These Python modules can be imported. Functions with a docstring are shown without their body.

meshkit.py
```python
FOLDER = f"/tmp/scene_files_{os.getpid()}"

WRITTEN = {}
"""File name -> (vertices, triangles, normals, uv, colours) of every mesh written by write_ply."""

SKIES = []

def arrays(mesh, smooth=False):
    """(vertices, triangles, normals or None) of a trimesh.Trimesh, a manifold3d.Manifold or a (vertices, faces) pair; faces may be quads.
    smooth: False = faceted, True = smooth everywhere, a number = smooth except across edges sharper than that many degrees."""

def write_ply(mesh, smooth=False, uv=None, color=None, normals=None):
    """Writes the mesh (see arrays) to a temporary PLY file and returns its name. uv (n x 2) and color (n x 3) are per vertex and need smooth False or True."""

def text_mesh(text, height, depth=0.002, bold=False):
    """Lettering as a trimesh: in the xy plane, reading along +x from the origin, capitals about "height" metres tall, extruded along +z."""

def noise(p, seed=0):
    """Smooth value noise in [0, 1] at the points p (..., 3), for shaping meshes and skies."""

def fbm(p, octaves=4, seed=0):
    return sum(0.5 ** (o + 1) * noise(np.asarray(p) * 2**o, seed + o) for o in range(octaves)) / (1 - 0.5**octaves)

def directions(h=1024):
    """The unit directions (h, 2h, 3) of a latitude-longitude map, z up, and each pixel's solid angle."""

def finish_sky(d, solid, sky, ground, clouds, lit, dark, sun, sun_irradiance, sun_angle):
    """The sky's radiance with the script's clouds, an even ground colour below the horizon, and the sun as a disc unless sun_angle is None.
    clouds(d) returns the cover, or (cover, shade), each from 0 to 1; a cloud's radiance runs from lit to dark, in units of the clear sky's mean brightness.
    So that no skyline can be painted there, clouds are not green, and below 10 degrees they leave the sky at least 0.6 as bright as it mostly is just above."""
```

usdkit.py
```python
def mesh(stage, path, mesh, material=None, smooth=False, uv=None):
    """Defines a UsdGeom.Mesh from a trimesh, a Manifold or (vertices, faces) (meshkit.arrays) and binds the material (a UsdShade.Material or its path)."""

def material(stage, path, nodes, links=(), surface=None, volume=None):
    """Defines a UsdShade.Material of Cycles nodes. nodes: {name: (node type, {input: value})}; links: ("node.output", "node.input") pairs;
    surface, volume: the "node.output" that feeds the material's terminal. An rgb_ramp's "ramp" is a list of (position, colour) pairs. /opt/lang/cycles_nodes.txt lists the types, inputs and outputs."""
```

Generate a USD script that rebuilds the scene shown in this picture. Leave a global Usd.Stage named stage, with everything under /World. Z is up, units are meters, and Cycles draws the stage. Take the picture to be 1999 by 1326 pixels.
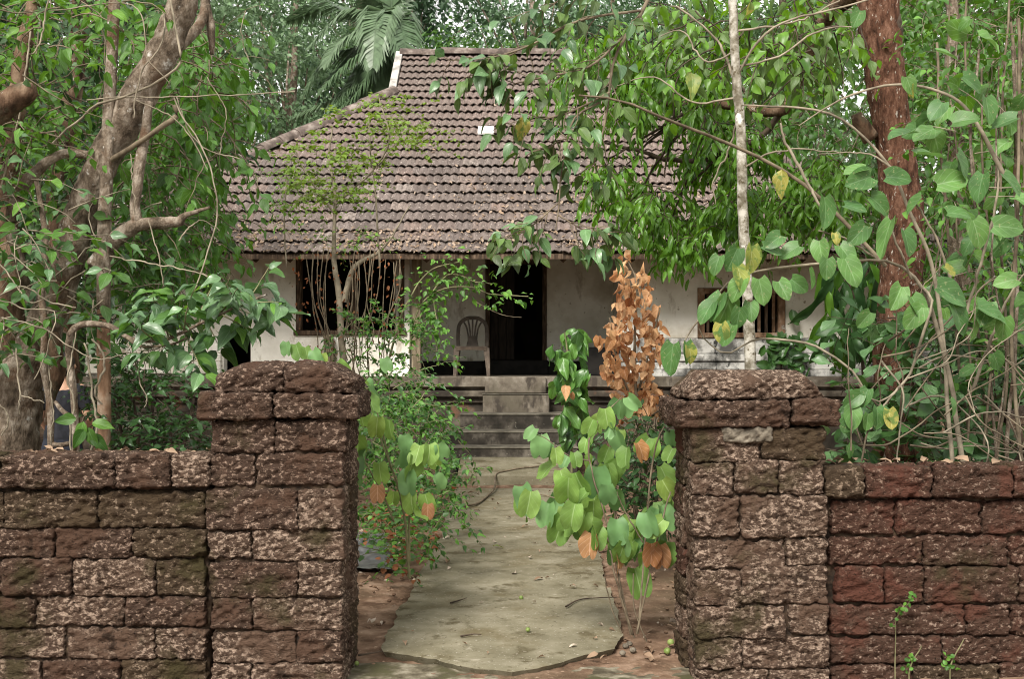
import math
import numpy as np
import trimesh
import manifold3d as m3
import usdkit
from meshkit import fbm, noise
from pxr import Gf, Sdf, Usd, UsdGeom, UsdLux, UsdShade, Vt

stage = Usd.Stage.CreateInMemory()
UsdGeom.SetStageUpAxis(stage, "Z")
UsdGeom.Xform.Define(stage, "/World")
UsdGeom.Scope.Define(stage, "/World/Looks")

# ---------------------------------------------------------------- camera, sky, sun, exposure
FPX, HX, HY, EYE = 2400.0, 1000.0, 695.0, 1.8        # focal length, principal column and horizon in photograph pixels; eye height
cam = UsdGeom.Camera.Define(stage, "/World/camera")
cam.AddTranslateOp().Set(Gf.Vec3d(0, 0, EYE))
cam.AddRotateXOp().Set(90.0)
cam.CreateHorizontalApertureAttr(36.0)
cam.CreateFocalLengthAttr(36.0 * FPX / 1999.0)
cam.CreateVerticalApertureOffsetAttr(36.0 * (HY - 663.0) / 1999.0)
cam.CreateClippingRangeAttr(Gf.Vec2f(0.05, 5000.0))
cam.CreateExposureAttr(2.08)
SUN_EL, SUN_AZ = math.radians(44), math.radians(202)  # azimuth from +y towards +x
sky = UsdLux.DomeLight.Define(stage, "/World/sky")
skym = usdkit.material(stage, "/World/Looks/sky_overcast", {
    "tc": ("texture_coordinate", {}),
    "sky": ("sky_texture", {"sky_type": "single_scattering", "sun_disc": False, "sun_elevation": SUN_EL, "sun_rotation": SUN_AZ}),
    "n": ("noise_texture", {"scale": 2.2, "detail": 5.0, "roughness": 0.55}),
    "r": ("rgb_ramp", {"ramp": [(0.3, (6.1, 5.85, 5.45)), (0.7, (8.6, 8.25, 7.7))]}),
    "m": ("mix_color", {"fac": 0.86, "use_clamp": False}),
    "bg": ("background_shader", {"strength": 0.05}),
}, [("tc.generated", "n.vector"), ("n.fac", "r.fac"), ("sky.color", "m.a"), ("r.color", "m.b"), ("m.result", "bg.color")], surface="bg.background")
UsdShade.MaterialBindingAPI.Apply(sky.GetPrim()).Bind(skym)
sky.GetPrim().SetCustomDataByKey("kind", "structure")
sun = UsdLux.DistantLight.Define(stage, "/World/sun")
sun.CreateNormalizeAttr(True)
sun.CreateIntensityAttr(0.4)
sun.CreateAngleAttr(20.0)
sun.CreateColorAttr(Gf.Vec3f(1.0, 0.95, 0.87))
sun.AddRotateXYZOp().Set(Gf.Vec3f(90.0 - math.degrees(SUN_EL), 0.0, 180.0 - math.degrees(SUN_AZ)))


# ---------------------------------------------------------------- helpers
def rng_of(seed):
    return np.random.default_rng(seed)


def unit(v):
    v = np.asarray(v, float)
    return v / (np.linalg.norm(v, axis=-1, keepdims=True) + 1e-12)


def P(px, py, d):
    """The point d metres in front of the camera that the photograph shows at pixel (px, py)."""
    return np.array([(px - HX) / FPX * d, d, EYE + (HY - py) / FPX * d])


def pts_px(rows):
    return np.array([P(*r[:3]) for r in rows])


counts, base_of = {}, {}


def new_path(parent, name):
    n = counts.get((parent, name), 0)
    counts[(parent, name)] = n + 1
    return f"{parent}/{name}" if n == 0 else f"{parent}/{name}_{n:03d}"


def tag(prim, label=None, cat=None, group=None, kind=None):
    for k, v in (("label", label), ("category", cat), ("group", group), ("kind", kind)):
        if v:
            prim.SetCustomDataByKey(k, v)


def thing(name, label, cat, base, group=None, kind=None):
    path = new_path("/World", name)
    x = UsdGeom.Xform.Define(stage, path)
    base = np.asarray(base, float)
    x.AddTranslateOp().Set(Gf.Vec3d(*map(float, base)))
    tag(x.GetPrim(), label, cat, group, kind)
    base_of[path] = base
    return path


def part(parent, name, mesh, mat, smooth=False, uv=None, label=None, kind=None):
    path = new_path(parent, name)
    if hasattr(mesh, "to_mesh"):
        mesh = mesh.to_mesh()
        mesh = (np.array(mesh.vert_properties[:, :3]), np.array(mesh.tri_verts))
    if hasattr(mesh, "vertices"):
        mesh = (np.array(mesh.vertices), np.array(mesh.faces))
    v, f = np.asarray(mesh[0], float), mesh[1]
    top = "/".join(path.split("/")[:3])
    m = usdkit.mesh(stage, path, (v - base_of[top], f), mat, smooth=smooth, uv=uv)
    tag(m.GetPrim(), label, None, None, kind)
    return path


def single(name, mesh, mat, smooth=False, label=None, cat=None, group=None, kind=None, uv=None):
    """A top-level thing that is one mesh; its origin stays at the world's."""
    path = new_path("/World", name)
    if hasattr(mesh, "vertices"):
        mesh = (np.array(mesh.vertices), np.array(mesh.faces))
    m = usdkit.mesh(stage, path, mesh, mat, smooth=smooth, uv=uv)
    tag(m.GetPrim(), label, cat, group, kind)
    base_of[path] = np.zeros(3)
    return path


def join(meshes):
    vs, fs, n = [], [], 0
    for m in meshes:
        if hasattr(m, "to_mesh"):
            m = m.to_mesh()
            m = (np.array(m.vert_properties[:, :3]), np.array(m.tri_verts))
        if hasattr(m, "vertices"):
            m = (np.array(m.vertices), np.array(m.faces))
        v, f = np.asarray(m[0], float), np.asarray(m[1], int)
        if f.shape[1] == 4:
            f = np.vstack([f[:, [0, 1, 2]], f[:, [0, 2, 3]]])
        vs.append(v)
        fs.append(f + n)
        n += len(v)
    return np.vstack(vs), np.vstack(fs)


def box(x0, x1, y0, y1, z0, z1, bevel=0.0):
    c, s = np.array([x0 + x1, y0 + y1, z0 + z1]) / 2, np.array([x1 - x0, y1 - y0, z1 - z0])
    if bevel <= 0:
        m = trimesh.creation.box(s)
        return np.array(m.vertices) + c, np.array(m.faces)
    h, b = s / 2, min(bevel, s.min() * 0.45)
    pts = [np.array([sx * (h[0] - (k != 0) * b), sy * (h[1] - (k != 1) * b), sz * (h[2] - (k != 2) * b)]) for sx in (-1, 1) for sy in (-1, 1) for sz in (-1, 1) for k in range(3)]
    m = trimesh.convex.convex_hull(np.array(pts))
    return np.array(m.vertices) + c, np.array(m.faces)


def resample(p, n):
    """Catmull-Rom through the points p (k, d), n points evenly spread."""
    p = np.asarray(p, float)
    if len(p) == 2:
        t = np.linspace(0, 1, n)[:, None]
        return p[0] * (1 - t) + p[1] * t
    q = np.vstack([2 * p[0] - p[1], p, 2 * p[-1] - p[-2]])
    out = []
    for i in range(1, len(q) - 2):
        t = np.linspace(0, 1, 12, endpoint=False)[:, None]
        a, b, c, d = q[i - 1], q[i], q[i + 1], q[i + 2]
        out.append(0.5 * (2 * b + (c - a) * t + (2 * a - 5 * b + 4 * c - d) * t**2 + (3 * b - a - 3 * c + d) * t**3))
    out = np.vstack(out + [p[-1:]])
    s = np.r_[0, np.cumsum(np.linalg.norm(np.diff(out[:, :3], axis=0), axis=1))]
    x = np.linspace(0, s[-1], n)
    return np.stack([np.interp(x, s, out[:, k]) for k in range(out.shape[1])], 1)


def tubes(pts, radii, sides=5):
    """pts (T, K, 3), radii (T, K) or (K,): T capped tubes as one mesh."""
    pts = np.asarray(pts, float)
    if pts.ndim == 2:
        pts = pts[None]
    T, K = pts.shape[:2]
    r = np.broadcast_to(radii, (T, K))
    t = unit(np.gradient(pts, axis=1))
    ref = np.where(np.abs(t.mean(1)[:, 2:3]) < 0.8, [[0, 0, 1.0]], [[1.0, 0.13, 0]])[:, None]
    a = unit(np.cross(t, ref))
    b = np.cross(t, a)
    ang = np.arange(sides) * 2 * np.pi / sides
    v = pts[:, :, None] + r[..., None, None] * (np.cos(ang)[:, None] * a[:, :, None] + np.sin(ang)[:, None] * b[:, :, None])
    i, j = np.meshgrid(np.arange(K - 1), np.arange(sides), indexing="ij")
    q = np.stack([i * sides + j, i * sides + (j + 1) % sides, (i + 1) * sides + (j + 1) % sides, (i + 1) * sides + j], -1).reshape(-1, 4)
    f = np.vstack([q[:, [0, 2, 1]], q[:, [0, 3, 2]]])
    cap = np.array([[0, k, k + 1] for k in range(1, sides - 1)])
    f = np.vstack([f, cap, (cap + (K - 1) * sides)[:, ::-1]])
    return v.reshape(-1, 3), (f[None] + (np.arange(T) * K * sides)[:, None, None]).reshape(-1, 3)


def stem_px(rows, n=24, sides=8, wob=0.0, seed=0, lump=0.0):
    """A trunk or branch through (px, py, distance, width in px) rows."""
    rows = np.asarray(rows, float)
    pw = np.hstack([pts_px(rows), (rows[:, 3] / 2 / FPX * rows[:, 2])[:, None]])
    q = resample(pw, n)
    p, r = q[:, :3].copy(), np.maximum(q[:, 3], 0.0012)
    if wob:
        w = np.stack([fbm(np.c_[np.arange(n) * 0.45, np.full(n, k * 7.3), np.full(n, seed * 3.1)], 3, seed) - 0.5 for k in range(3)], 1)
        w *= np.minimum(np.arange(n), 4)[:, None] / 4
        p += w * wob
    v, f = tubes(p, r, sides)
    if lump:
        d = v - np.repeat(p, sides, 0)
        k = (fbm(v * [9.0, 9.0, 5.0], 4, seed + 5) - 0.5) * 2 * lump + (fbm(v * [34.0, 34.0, 12.0], 3, seed + 6) - 0.5) * min(lump, 0.16) * 1.3
        v = v + d * k[:, None]
    return v, f


def polyline_px(rows, n=20):
    return resample(pts_px(rows), n)


# ---- leaves
def leaf(kind, rows=6, cols=5, fold=0.25, curl=0.25, wave=0.0, seed=0):
    """A leaf one unit long along +y, its upper side to +z: (vertices, triangles, uv)."""
    v = np.linspace(0, 1, rows)
    u = np.linspace(-1, 1, cols)
    U, Vv = np.meshgrid(u, v)
    A = np.abs(U)
    if kind == "ovate":
        w = 0.29 * np.sin(np.pi * Vv**0.72) ** 0.85 * (1 - 0.25 * Vv)
        y = Vv
    elif kind == "obovate":
        w = 0.27 * np.sin(np.pi * Vv**1.05) ** 0.75
        y = Vv
    elif kind == "lance":
        w = 0.135 * np.sin(np.pi * Vv**0.8) ** 0.8
        y = Vv
    elif kind == "heart":
        e = np.where(Vv > 0.34, (Vv - 0.34) / 0.66, (0.34 - Vv) / 0.46)
        w = 0.40 * np.clip(1 - e**1.75, 0, 1) ** 0.62
        y = Vv - 0.13 * A**1.4 * (1 - Vv) ** 3
    elif kind == "bilobe":
        w = 0.43 * np.clip(np.sin(np.pi * (0.11 + 0.70 * Vv)), 0, 1) ** 0.5
        y = 0.84 * Vv + 0.17 * np.sin(np.pi * A * 0.9) * Vv**3 - 0.10 * A**1.5 * (1 - Vv) ** 2
    elif kind == "round":
        w = 0.40 * np.sin(np.pi * Vv**0.9) ** 0.6
        y = Vv
    elif kind == "pinna":
        w = 0.2 * np.sin(np.pi * Vv**0.9) ** 0.7
        y = Vv
    w = np.where((Vv >= 0.999) & (kind != "bilobe"), 0.004, np.maximum(w, 0.004))
    x = U * w
    r = rng_of(seed)
    z = fold * np.abs(x) - curl * (Vv - 0.15) ** 2 + wave * np.sin(Vv * 9 + r.uniform(0, 6)) * U * np.abs(U) * 0.12 + r.uniform(-0.2, 0.2) * x * Vv
    V3 = np.stack([x, y, z], -1).reshape(-1, 3)
    i, j = np.meshgrid(np.arange(rows - 1), np.arange(cols - 1), indexing="ij")
    q = np.stack([i * cols + j, i * cols + j + 1, (i + 1) * cols + j + 1, (i + 1) * cols + j], -1).reshape(-1, 4)
    f = np.vstack([q[:, [0, 1, 2]], q[:, [0, 2, 3]]])
    return V3, f, np.stack([U, Vv], -1).reshape(-1, 2) * 0.5 + [0.5, 0.0]


def leafset(kind, n=4, rows=6, cols=5, fold=(0.1, 0.5), curl=(0.0, 0.55), wave=0.4, seed=1):
    r = rng_of(seed)
    return [leaf(kind, rows, cols, r.uniform(*fold), r.uniform(*curl), wave, seed * 10 + k) for k in range(n)]


def put(tpl, pos, dirs, nrm, size, pick):
    """Leaf templates at (N) places: list of per-leaf (V, F, UV) if split, else one mesh."""
    y = unit(dirs)
    x = unit(np.cross(y, nrm))
    z = np.cross(x, y)
    out_v, out_f, out_uv, n = [], [], [], 0
    for k, (tv, tf, tuv) in enumerate(tpl):
        s = np.nonzero(pick == k)[0]
        if not len(s):
            continue
        t = tv[None] * np.broadcast_to(size, (len(pos),))[s][:, None, None]
        v = pos[s][:, None] + t[..., 0:1] * x[s][:, None] + t[..., 1:2] * y[s][:, None] + t[..., 2:3] * z[s][:, None]
        out_v.append(v.reshape(-1, 3))
        out_f.append((tf[None] + (np.arange(len(s)) * len(tv))[:, None, None]).reshape(-1, 3) + n)
        out_uv.append(np.tile(tuv, (len(s), 1)))
        n += len(s) * len(tv)
    return np.vstack(out_v), np.vstack(out_f), np.vstack(out_uv)


def foliage(parent, tpl, L, mats, rng, name="foliage", singles=0, label=None):
    """L = (pos, dir, normal, size). The `singles` leaves that show largest become parts of their own, the rest one part."""
    pos, d, nrm, size = L
    N = len(pos)
    size = np.broadcast_to(size, (N,))
    pick = rng.integers(0, len(tpl), N)
    mats = mats if isinstance(mats, (list, tuple)) else [mats]
    if singles:
        order = np.argsort(-(size / np.maximum(pos[:, 1], 1)))
        big, rest = order[:singles], order[singles:]
        for i in big:
            v, f, uv = put(tpl, pos[i:i + 1], d[i:i + 1], nrm[i:i + 1], size[i:i + 1], pick[i:i + 1])
            part(parent, "leaf", (v, f), mats[rng.integers(0, len(mats))], True, uv)
    else:
        rest = np.arange(N)
    if len(rest):
        which = rng.integers(0, len(mats), len(rest))
        for k, m in enumerate(mats):
            s = rest[which == k]
            if len(s):
                v, f, uv = put(tpl, pos[s], d[s], nrm[s], size[s], pick[s])
                part(parent, name, (v, f), m, True, uv, label=label, kind="stuff")


def twigs(starts, dirs, lens, K, droop, wander, rng):
    T = len(starts)
    p = np.zeros((T, K + 1, 3))
    p[:, 0] = starts
    d = unit(dirs)
    step = np.broadcast_to(lens, (T,))[:, None] / K
    for k in range(1, K + 1):
        d = unit(d + wander * rng.normal(size=(T, 3)) + [0, 0, -droop])
        p[:, k] = p[:, k - 1] + d * step
    return p


def twig_leaves(p, size, rng, spread=0.8, hang=0.3, along=0.45, skip=1, per=1, face=None, jit=0.3, petiole=0.2, tilt=0.5):
    """Leaves alternating along twigs p (T, K, 3). face: a vector the upper sides lean to as well as up."""
    T, K = p.shape[:2]
    t = unit(np.gradient(p, axis=1))
    side = unit(np.cross(t, [0, 0.02, 1.0]))
    out = []
    for q in range(per):
        sg = np.where((np.arange(K)[None] + q + rng.integers(0, 2, (T, 1))) % 2, 1.0, -1.0)[..., None]
        d = unit(t * along + side * sg * spread + np.array([0, 0, -hang]) + jit * rng.normal(size=p.shape))
        nrm = unit(np.array([0, 0, 1.0]) + (0 if face is None else np.asarray(face)) + tilt * rng.normal(size=p.shape))
        s = size * rng.uniform(0.55, 1.15, (T, K))
        s[:, -1] *= 0.8
        pos = p + d * (s * petiole)[..., None] + t * rng.uniform(-0.3, 0.3, (T, K, 1)) * s[..., None]
        out.append((pos[:, skip:].reshape(-1, 3), d[:, skip:].reshape(-1, 3), nrm[:, skip:].reshape(-1, 3), s[:, skip:].ravel()))
    return tuple(np.concatenate([o[k] for o in out]) for k in range(4))


def cat_leaves(*Ls):
    return tuple(np.concatenate([np.asarray(L[k]) for L in Ls]) for k in range(4))


def poly_points(poly, n, rng, thr=0.0, cell=70.0, seed=0):
    poly = np.asarray(poly, float)
    lo, hi = poly.min(0), poly.max(0)
    got = np.zeros((0, 2))
    x1, y1 = poly[:, 0], poly[:, 1]
    x2, y2 = np.roll(x1, -1), np.roll(y1, -1)
    while len(got) < n:
        q = rng.uniform(lo, hi, (4 * n, 2))
        c = ((y1 > q[:, 1:]) != (y2 > q[:, 1:])) & (q[:, :1] < (x2 - x1) * (q[:, 1:] - y1) / (y2 - y1 + 1e-9) + x1)
        ok = c.sum(1) % 2 == 1
        if thr:
            ok &= noise(np.c_[q / cell, np.full(len(q), seed + 0.5)], seed) > thr
        got = np.vstack([got, q[ok]])
    return got[:n]


def region(poly, n, d0, d1, rng, thr=0.0, cell=70.0, seed=0):
    q = poly_points(poly, n, rng, thr, cell, seed)
    d = rng.uniform(d0, d1, n)
    return np.stack([(q[:, 0] - HX) / FPX * d, d, EYE + (HY - q[:, 1]) / FPX * d], 1)


def ground_z(x, y):
    t = np.clip((np.asarray(y, float) - 7.1) / 7.5, 0, 1)
    return 0.255 * t + 0 * np.asarray(x, float)

# ---------------------------------------------------------------- materials
M = {}


def surf(name, ramp, scale=6.0, detail=5.0, rough=0.85, stretch=(1, 1, 1), spots=None, bump=0.3, bump_scale=None, spec=0.25, tint=None, dist=0.01, rgh=0.6):
    """Colour from noise through a ramp; spots = (scale, lo, hi, colour) patches over it; tint = (scale, colour, amount) broad variation."""
    ramp = [(0.5 + (q - 0.5) * 0.62, c) for q, c in ramp]
    nodes = {
        "g": ("geometry", {}), "mp": ("mapping", {"scale": stretch}),
        "n": ("noise_texture", {"scale": scale, "detail": detail, "roughness": rgh}), "r": ("rgb_ramp", {"ramp": ramp}),
        "nb": ("noise_texture", {"scale": bump_scale or scale * 3, "detail": 5.0, "roughness": 0.65}),
        "b": ("bump", {"strength": bump, "distance": dist}),
        "p": ("principled_bsdf", {"roughness": rough, "specular_ior_level": spec}),
    }
    links = [("g.position", "mp.vector"), ("mp.vector", "n.vector"), ("n.fac", "r.fac"), ("mp.vector", "nb.vector"), ("nb.fac", "b.height"), ("b.normal", "p.normal")]
    last = "r.color"
    for k, (sc, lo, hi, col, *sd) in enumerate(spots or []):
        nodes[f"s{k}"] = ("noise_texture", {"scale": sc, "detail": 5.0, "roughness": 0.62})
        nodes[f"o{k}"] = ("mapping", {"location": (3.7 * k + 1.3, 9.1 * k, 5.0 + k), "scale": sd[0] if sd else (1, 1, 1)})
        nodes[f"t{k}"] = ("map_range", {"from_min": lo, "from_max": hi, "clamp": True})
        nodes[f"m{k}"] = ("mix_color", {"b": col})
        links += [("g.position", f"o{k}.vector"), (f"o{k}.vector", f"s{k}.vector"), (f"s{k}.fac", f"t{k}.value"), (f"t{k}.result", f"m{k}.fac"), (last, f"m{k}.a")]
        last = f"m{k}.result"
    links.append((last, "p.base_color"))
    M[name] = usdkit.material(stage, f"/World/Looks/{name}", nodes, links, surface="p.BSDF")
    return M[name]


def leafmat(name, cols, rough=0.45, trans=0.3, spec=0.32, veins=False, sec=0.55, spots=None, tcol=1.0):
    """Leaf colours differ leaf by leaf; the back side lets light through."""
    n = len(cols)
    nodes = {
        "g": ("geometry", {}), "o": ("object_info", {}), "ad": ("math", {"math_type": "add"}), "fr": ("math", {"math_type": "fraction"}),
        "r": ("rgb_ramp", {"ramp": [(k / (n - 1), c) for k, c in enumerate(cols)]}),
        "p": ("principled_bsdf", {"roughness": rough, "specular_ior_level": spec}),
        "hs": ("hsv", {"hue": 0.485, "saturation": 1.12, "value": 1.35 * tcol}),
        "tl": ("translucent_bsdf", {}), "mx": ("mix_closure", {"fac": trans}),
    }
    links = [("g.random_per_island", "ad.value1"), ("o.random", "ad.value2"), ("ad.value", "fr.value1"), ("fr.value", "r.fac")]
    last = "r.color"
    nodes["nn"] = ("noise_texture", {"scale": 9.0, "detail": 3.0})
    nodes["nr"] = ("map_range", {"from_min": 0.3, "from_max": 0.7, "to_min": 0.72, "to_max": 1.25, "clamp": True})
    nodes["nm"] = ("mix_color", {"blend_type": "multiply", "fac": 1.0, "use_clamp": False})
    links += [("g.position", "nn.vector"), ("nn.fac", "nr.value"), (last, "nm.a"), ("nr.result", "nm.b")]
    last = "nm.result"
    if veins:
        nodes |= {
            "tc": ("texture_coordinate", {}), "sx": ("separate_xyz", {}),
            "u0": ("math", {"math_type": "subtract", "value2": 0.5}), "u1": ("math", {"math_type": "absolute"}),
            "mid": ("map_range", {"from_min": 0.012, "from_max": 0.035, "to_min": 1.0, "to_max": 0.0, "clamp": True}),
            "w0": ("math", {"math_type": "multiply", "value2": -0.55}), "w1": ("math", {"math_type": "add"}),
            "w2": ("math", {"math_type": "multiply", "value2": 7.0}), "w3": ("math", {"math_type": "fraction"}),
            "w4": ("math", {"math_type": "subtract", "value2": 0.5}), "w5": ("math", {"math_type": "absolute"}),
            "sec": ("map_range", {"from_min": 0.03, "from_max": 0.09, "to_min": sec, "to_max": 0.0, "clamp": True}),
            "mxv": ("math", {"math_type": "maximum"}), "vc": ("hsv", {"value": 1.45, "saturation": 0.8}), "vm": ("mix_color", {"use_clamp": False}),
            "vb": ("bump", {"strength": 0.35, "distance": 0.004, "invert": True}),
        }
        links += [("tc.UV", "sx.vector"), ("sx.x", "u0.value1"), ("u0.value", "u1.value1"), ("u1.value", "mid.value"), ("u1.value", "w0.value1"), ("w0.value", "w1.value1"), ("sx.y", "w1.value2"),
                  ("w1.value", "w2.value1"), ("w2.value", "w3.value1"), ("w3.value", "w4.value1"), ("w4.value", "w5.value1"), ("w5.value", "sec.value"), ("mid.result", "mxv.value1"), ("sec.result", "mxv.value2"),
                  (last, "vc.color"), ("mxv.value", "vm.fac"), (last, "vm.a"), ("vc.color", "vm.b"), ("mxv.value", "vb.height"), ("vb.normal", "p.normal")]
        last = "vm.result"
    if spots:
        sc, lo, hi, col = spots
        nodes |= {"sn": ("noise_texture", {"scale": sc, "detail": 3.0}), "st": ("map_range", {"from_min": lo, "from_max": hi, "clamp": True}), "sm": ("mix_color", {"b": col})}
        links += [("g.position", "sn.vector"), ("sn.fac", "st.value"), ("st.result", "sm.fac"), (last, "sm.a")]
        last = "sm.result"
    links += [(last, "p.base_color"), (last, "hs.color"), ("hs.color", "tl.color"), ("p.BSDF", "mx.closure1"), ("tl.BSDF", "mx.closure2")]
    M[name] = usdkit.material(stage, f"/World/Looks/{name}", nodes, links, surface="mx.closure")
    return M[name]


def laterite(name, dark, mid, pale, cover, tint, moss):
    return surf(name, [(0.18, dark), (0.38, mid), (0.5 + (cover - 0.515) / 0.62, mid), (0.5 + (cover - 0.465) / 0.62, pale), (0.95, tuple(1.2 * c for c in pale))], scale=34, detail=10, rgh=0.72, stretch=(1, 1, 1.55), rough=0.97, spec=0.08,
                spots=[(3.4, 0.50, 0.60, tint), (2.3, 0.55, 0.66, moss), (9, 0.60, 0.68, tuple(0.45 * c for c in mid)), (75, 0.60, 0.65, (0.014, 0.010, 0.007), (1, 1, 1.5))], bump=1.0, bump_scale=46, dist=0.032)


laterite("laterite_dark", (0.0180, 0.0124, 0.0093), (0.0599, 0.0382, 0.0279), (0.2793, 0.2005, 0.1533), 0.550, (0.0778, 0.0458, 0.0315), (0.0459, 0.0363, 0.0186))
laterite("laterite_pale", (0.0219, 0.0153, 0.0111), (0.0798, 0.0525, 0.0381), (0.3192, 0.2387, 0.1830), 0.522, (0.0978, 0.0620, 0.0436), (0.0579, 0.0458, 0.0251))
laterite("laterite_red", (0.0180, 0.0105, 0.0075), (0.0659, 0.0353, 0.0251), (0.2594, 0.1795, 0.1365), 0.562, (0.0878, 0.0372, 0.0260), (0.0459, 0.0344, 0.0186))
laterite("laterite_moss", (0.0180, 0.0133, 0.0093), (0.0579, 0.0401, 0.0260), (0.2494, 0.1861, 0.1347), 0.562, (0.0659, 0.0458, 0.0279), (0.0479, 0.0392, 0.0186))
laterite("laterite_rust", (0.018, 0.011, 0.008), (0.068, 0.039, 0.028), (0.26, 0.19, 0.148), 0.570, (0.088, 0.040, 0.028), (0.048, 0.037, 0.020))
surf("mortar", [(0.3, (0.020, 0.014, 0.010)), (0.6, (0.065, 0.042, 0.027)), (0.8, (0.11, 0.08, 0.05))], scale=18, bump=0.8, rough=0.95)
surf("mortar_grey", [(0.3, (0.065, 0.055, 0.042)), (0.5, (0.12, 0.102, 0.078)), (0.8, (0.23, 0.20, 0.155))], scale=22, detail=8, bump=0.8, rough=0.95)
surf("soil", [(0.3, (0.085, 0.051, 0.033)), (0.55, (0.165, 0.105, 0.070)), (0.75, (0.255, 0.175, 0.125))], scale=5, detail=8, bump=0.7, bump_scale=30, rough=0.95, spec=0.1,
     spots=[(0.9, 0.54, 0.70, (0.105, 0.076, 0.048)), (26, 0.62, 0.68, (0.30, 0.21, 0.15))], dist=0.02)
surf("path_cement", [(0.2, (0.110, 0.096, 0.060)), (0.5, (0.165, 0.148, 0.100)), (0.8, (0.225, 0.202, 0.145))], scale=3.5, detail=8, bump=0.35, bump_scale=50, rough=0.9, spec=0.2, dist=0.006,
     spots=[(2.0, 0.52, 0.66, (0.115, 0.094, 0.052)), (9, 0.64, 0.72, (0.30, 0.27, 0.21)), (5, 0.56, 0.66, (0.080, 0.066, 0.036)), (30, 0.62, 0.68, (0.075, 0.060, 0.036)), (55, 0.63, 0.67, (0.33, 0.30, 0.25))])
surf("cement_grey", [(0.3, (0.085, 0.070, 0.053)), (0.55, (0.155, 0.132, 0.104)), (0.8, (0.27, 0.24, 0.20))], scale=5, detail=9, bump=0.25, rough=0.88,
     spots=[(7, 0.53, 0.62, (0.055, 0.045, 0.036), (1, 1, 0.35)), (1.7, 0.5, 0.62, (0.11, 0.095, 0.07))])
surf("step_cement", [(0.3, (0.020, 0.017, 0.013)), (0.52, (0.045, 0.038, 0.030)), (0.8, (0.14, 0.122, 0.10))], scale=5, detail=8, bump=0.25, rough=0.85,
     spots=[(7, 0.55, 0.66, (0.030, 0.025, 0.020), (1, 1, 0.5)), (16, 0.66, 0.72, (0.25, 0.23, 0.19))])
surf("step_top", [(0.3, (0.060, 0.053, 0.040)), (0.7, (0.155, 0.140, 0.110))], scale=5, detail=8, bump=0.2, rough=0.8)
surf("plinth_dark", [(0.3, (0.028, 0.023, 0.018)), (0.55, (0.062, 0.051, 0.039)), (0.8, (0.15, 0.128, 0.10))], scale=4, detail=8, bump=0.3, rough=0.9, spots=[(3, 0.56, 0.66, (0.14, 0.075, 0.045))])
surf("whitewash", [(0.25, (0.66, 0.63, 0.56)), (0.6, (0.79, 0.765, 0.70)), (0.8, (0.82, 0.80, 0.74))], scale=2.5, detail=6, bump=0.12, bump_scale=40, rough=0.9, spec=0.15,
     spots=[(1.1, 0.52, 0.68, (0.50, 0.45, 0.36)), (4.5, 0.58, 0.70, (0.38, 0.33, 0.26), (1, 1, 0.4)), (14, 0.64, 0.70, (0.30, 0.26, 0.20))])
surf("whitewash_stained", [(0.32, (0.10, 0.098, 0.092)), (0.47, (0.26, 0.255, 0.24)), (0.6, (0.56, 0.55, 0.52))], scale=3.2, detail=9, bump=0.25, rough=0.92, spec=0.15, rgh=0.68,
     spots=[(9, 0.57, 0.64, (0.05, 0.05, 0.048), (1, 1, 0.6)), (5, 0.62, 0.7, (0.62, 0.60, 0.57))])
surf("interior_dark", [(0.3, (0.030, 0.026, 0.022)), (0.7, (0.055, 0.048, 0.040))], scale=3, rough=0.95)
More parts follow.
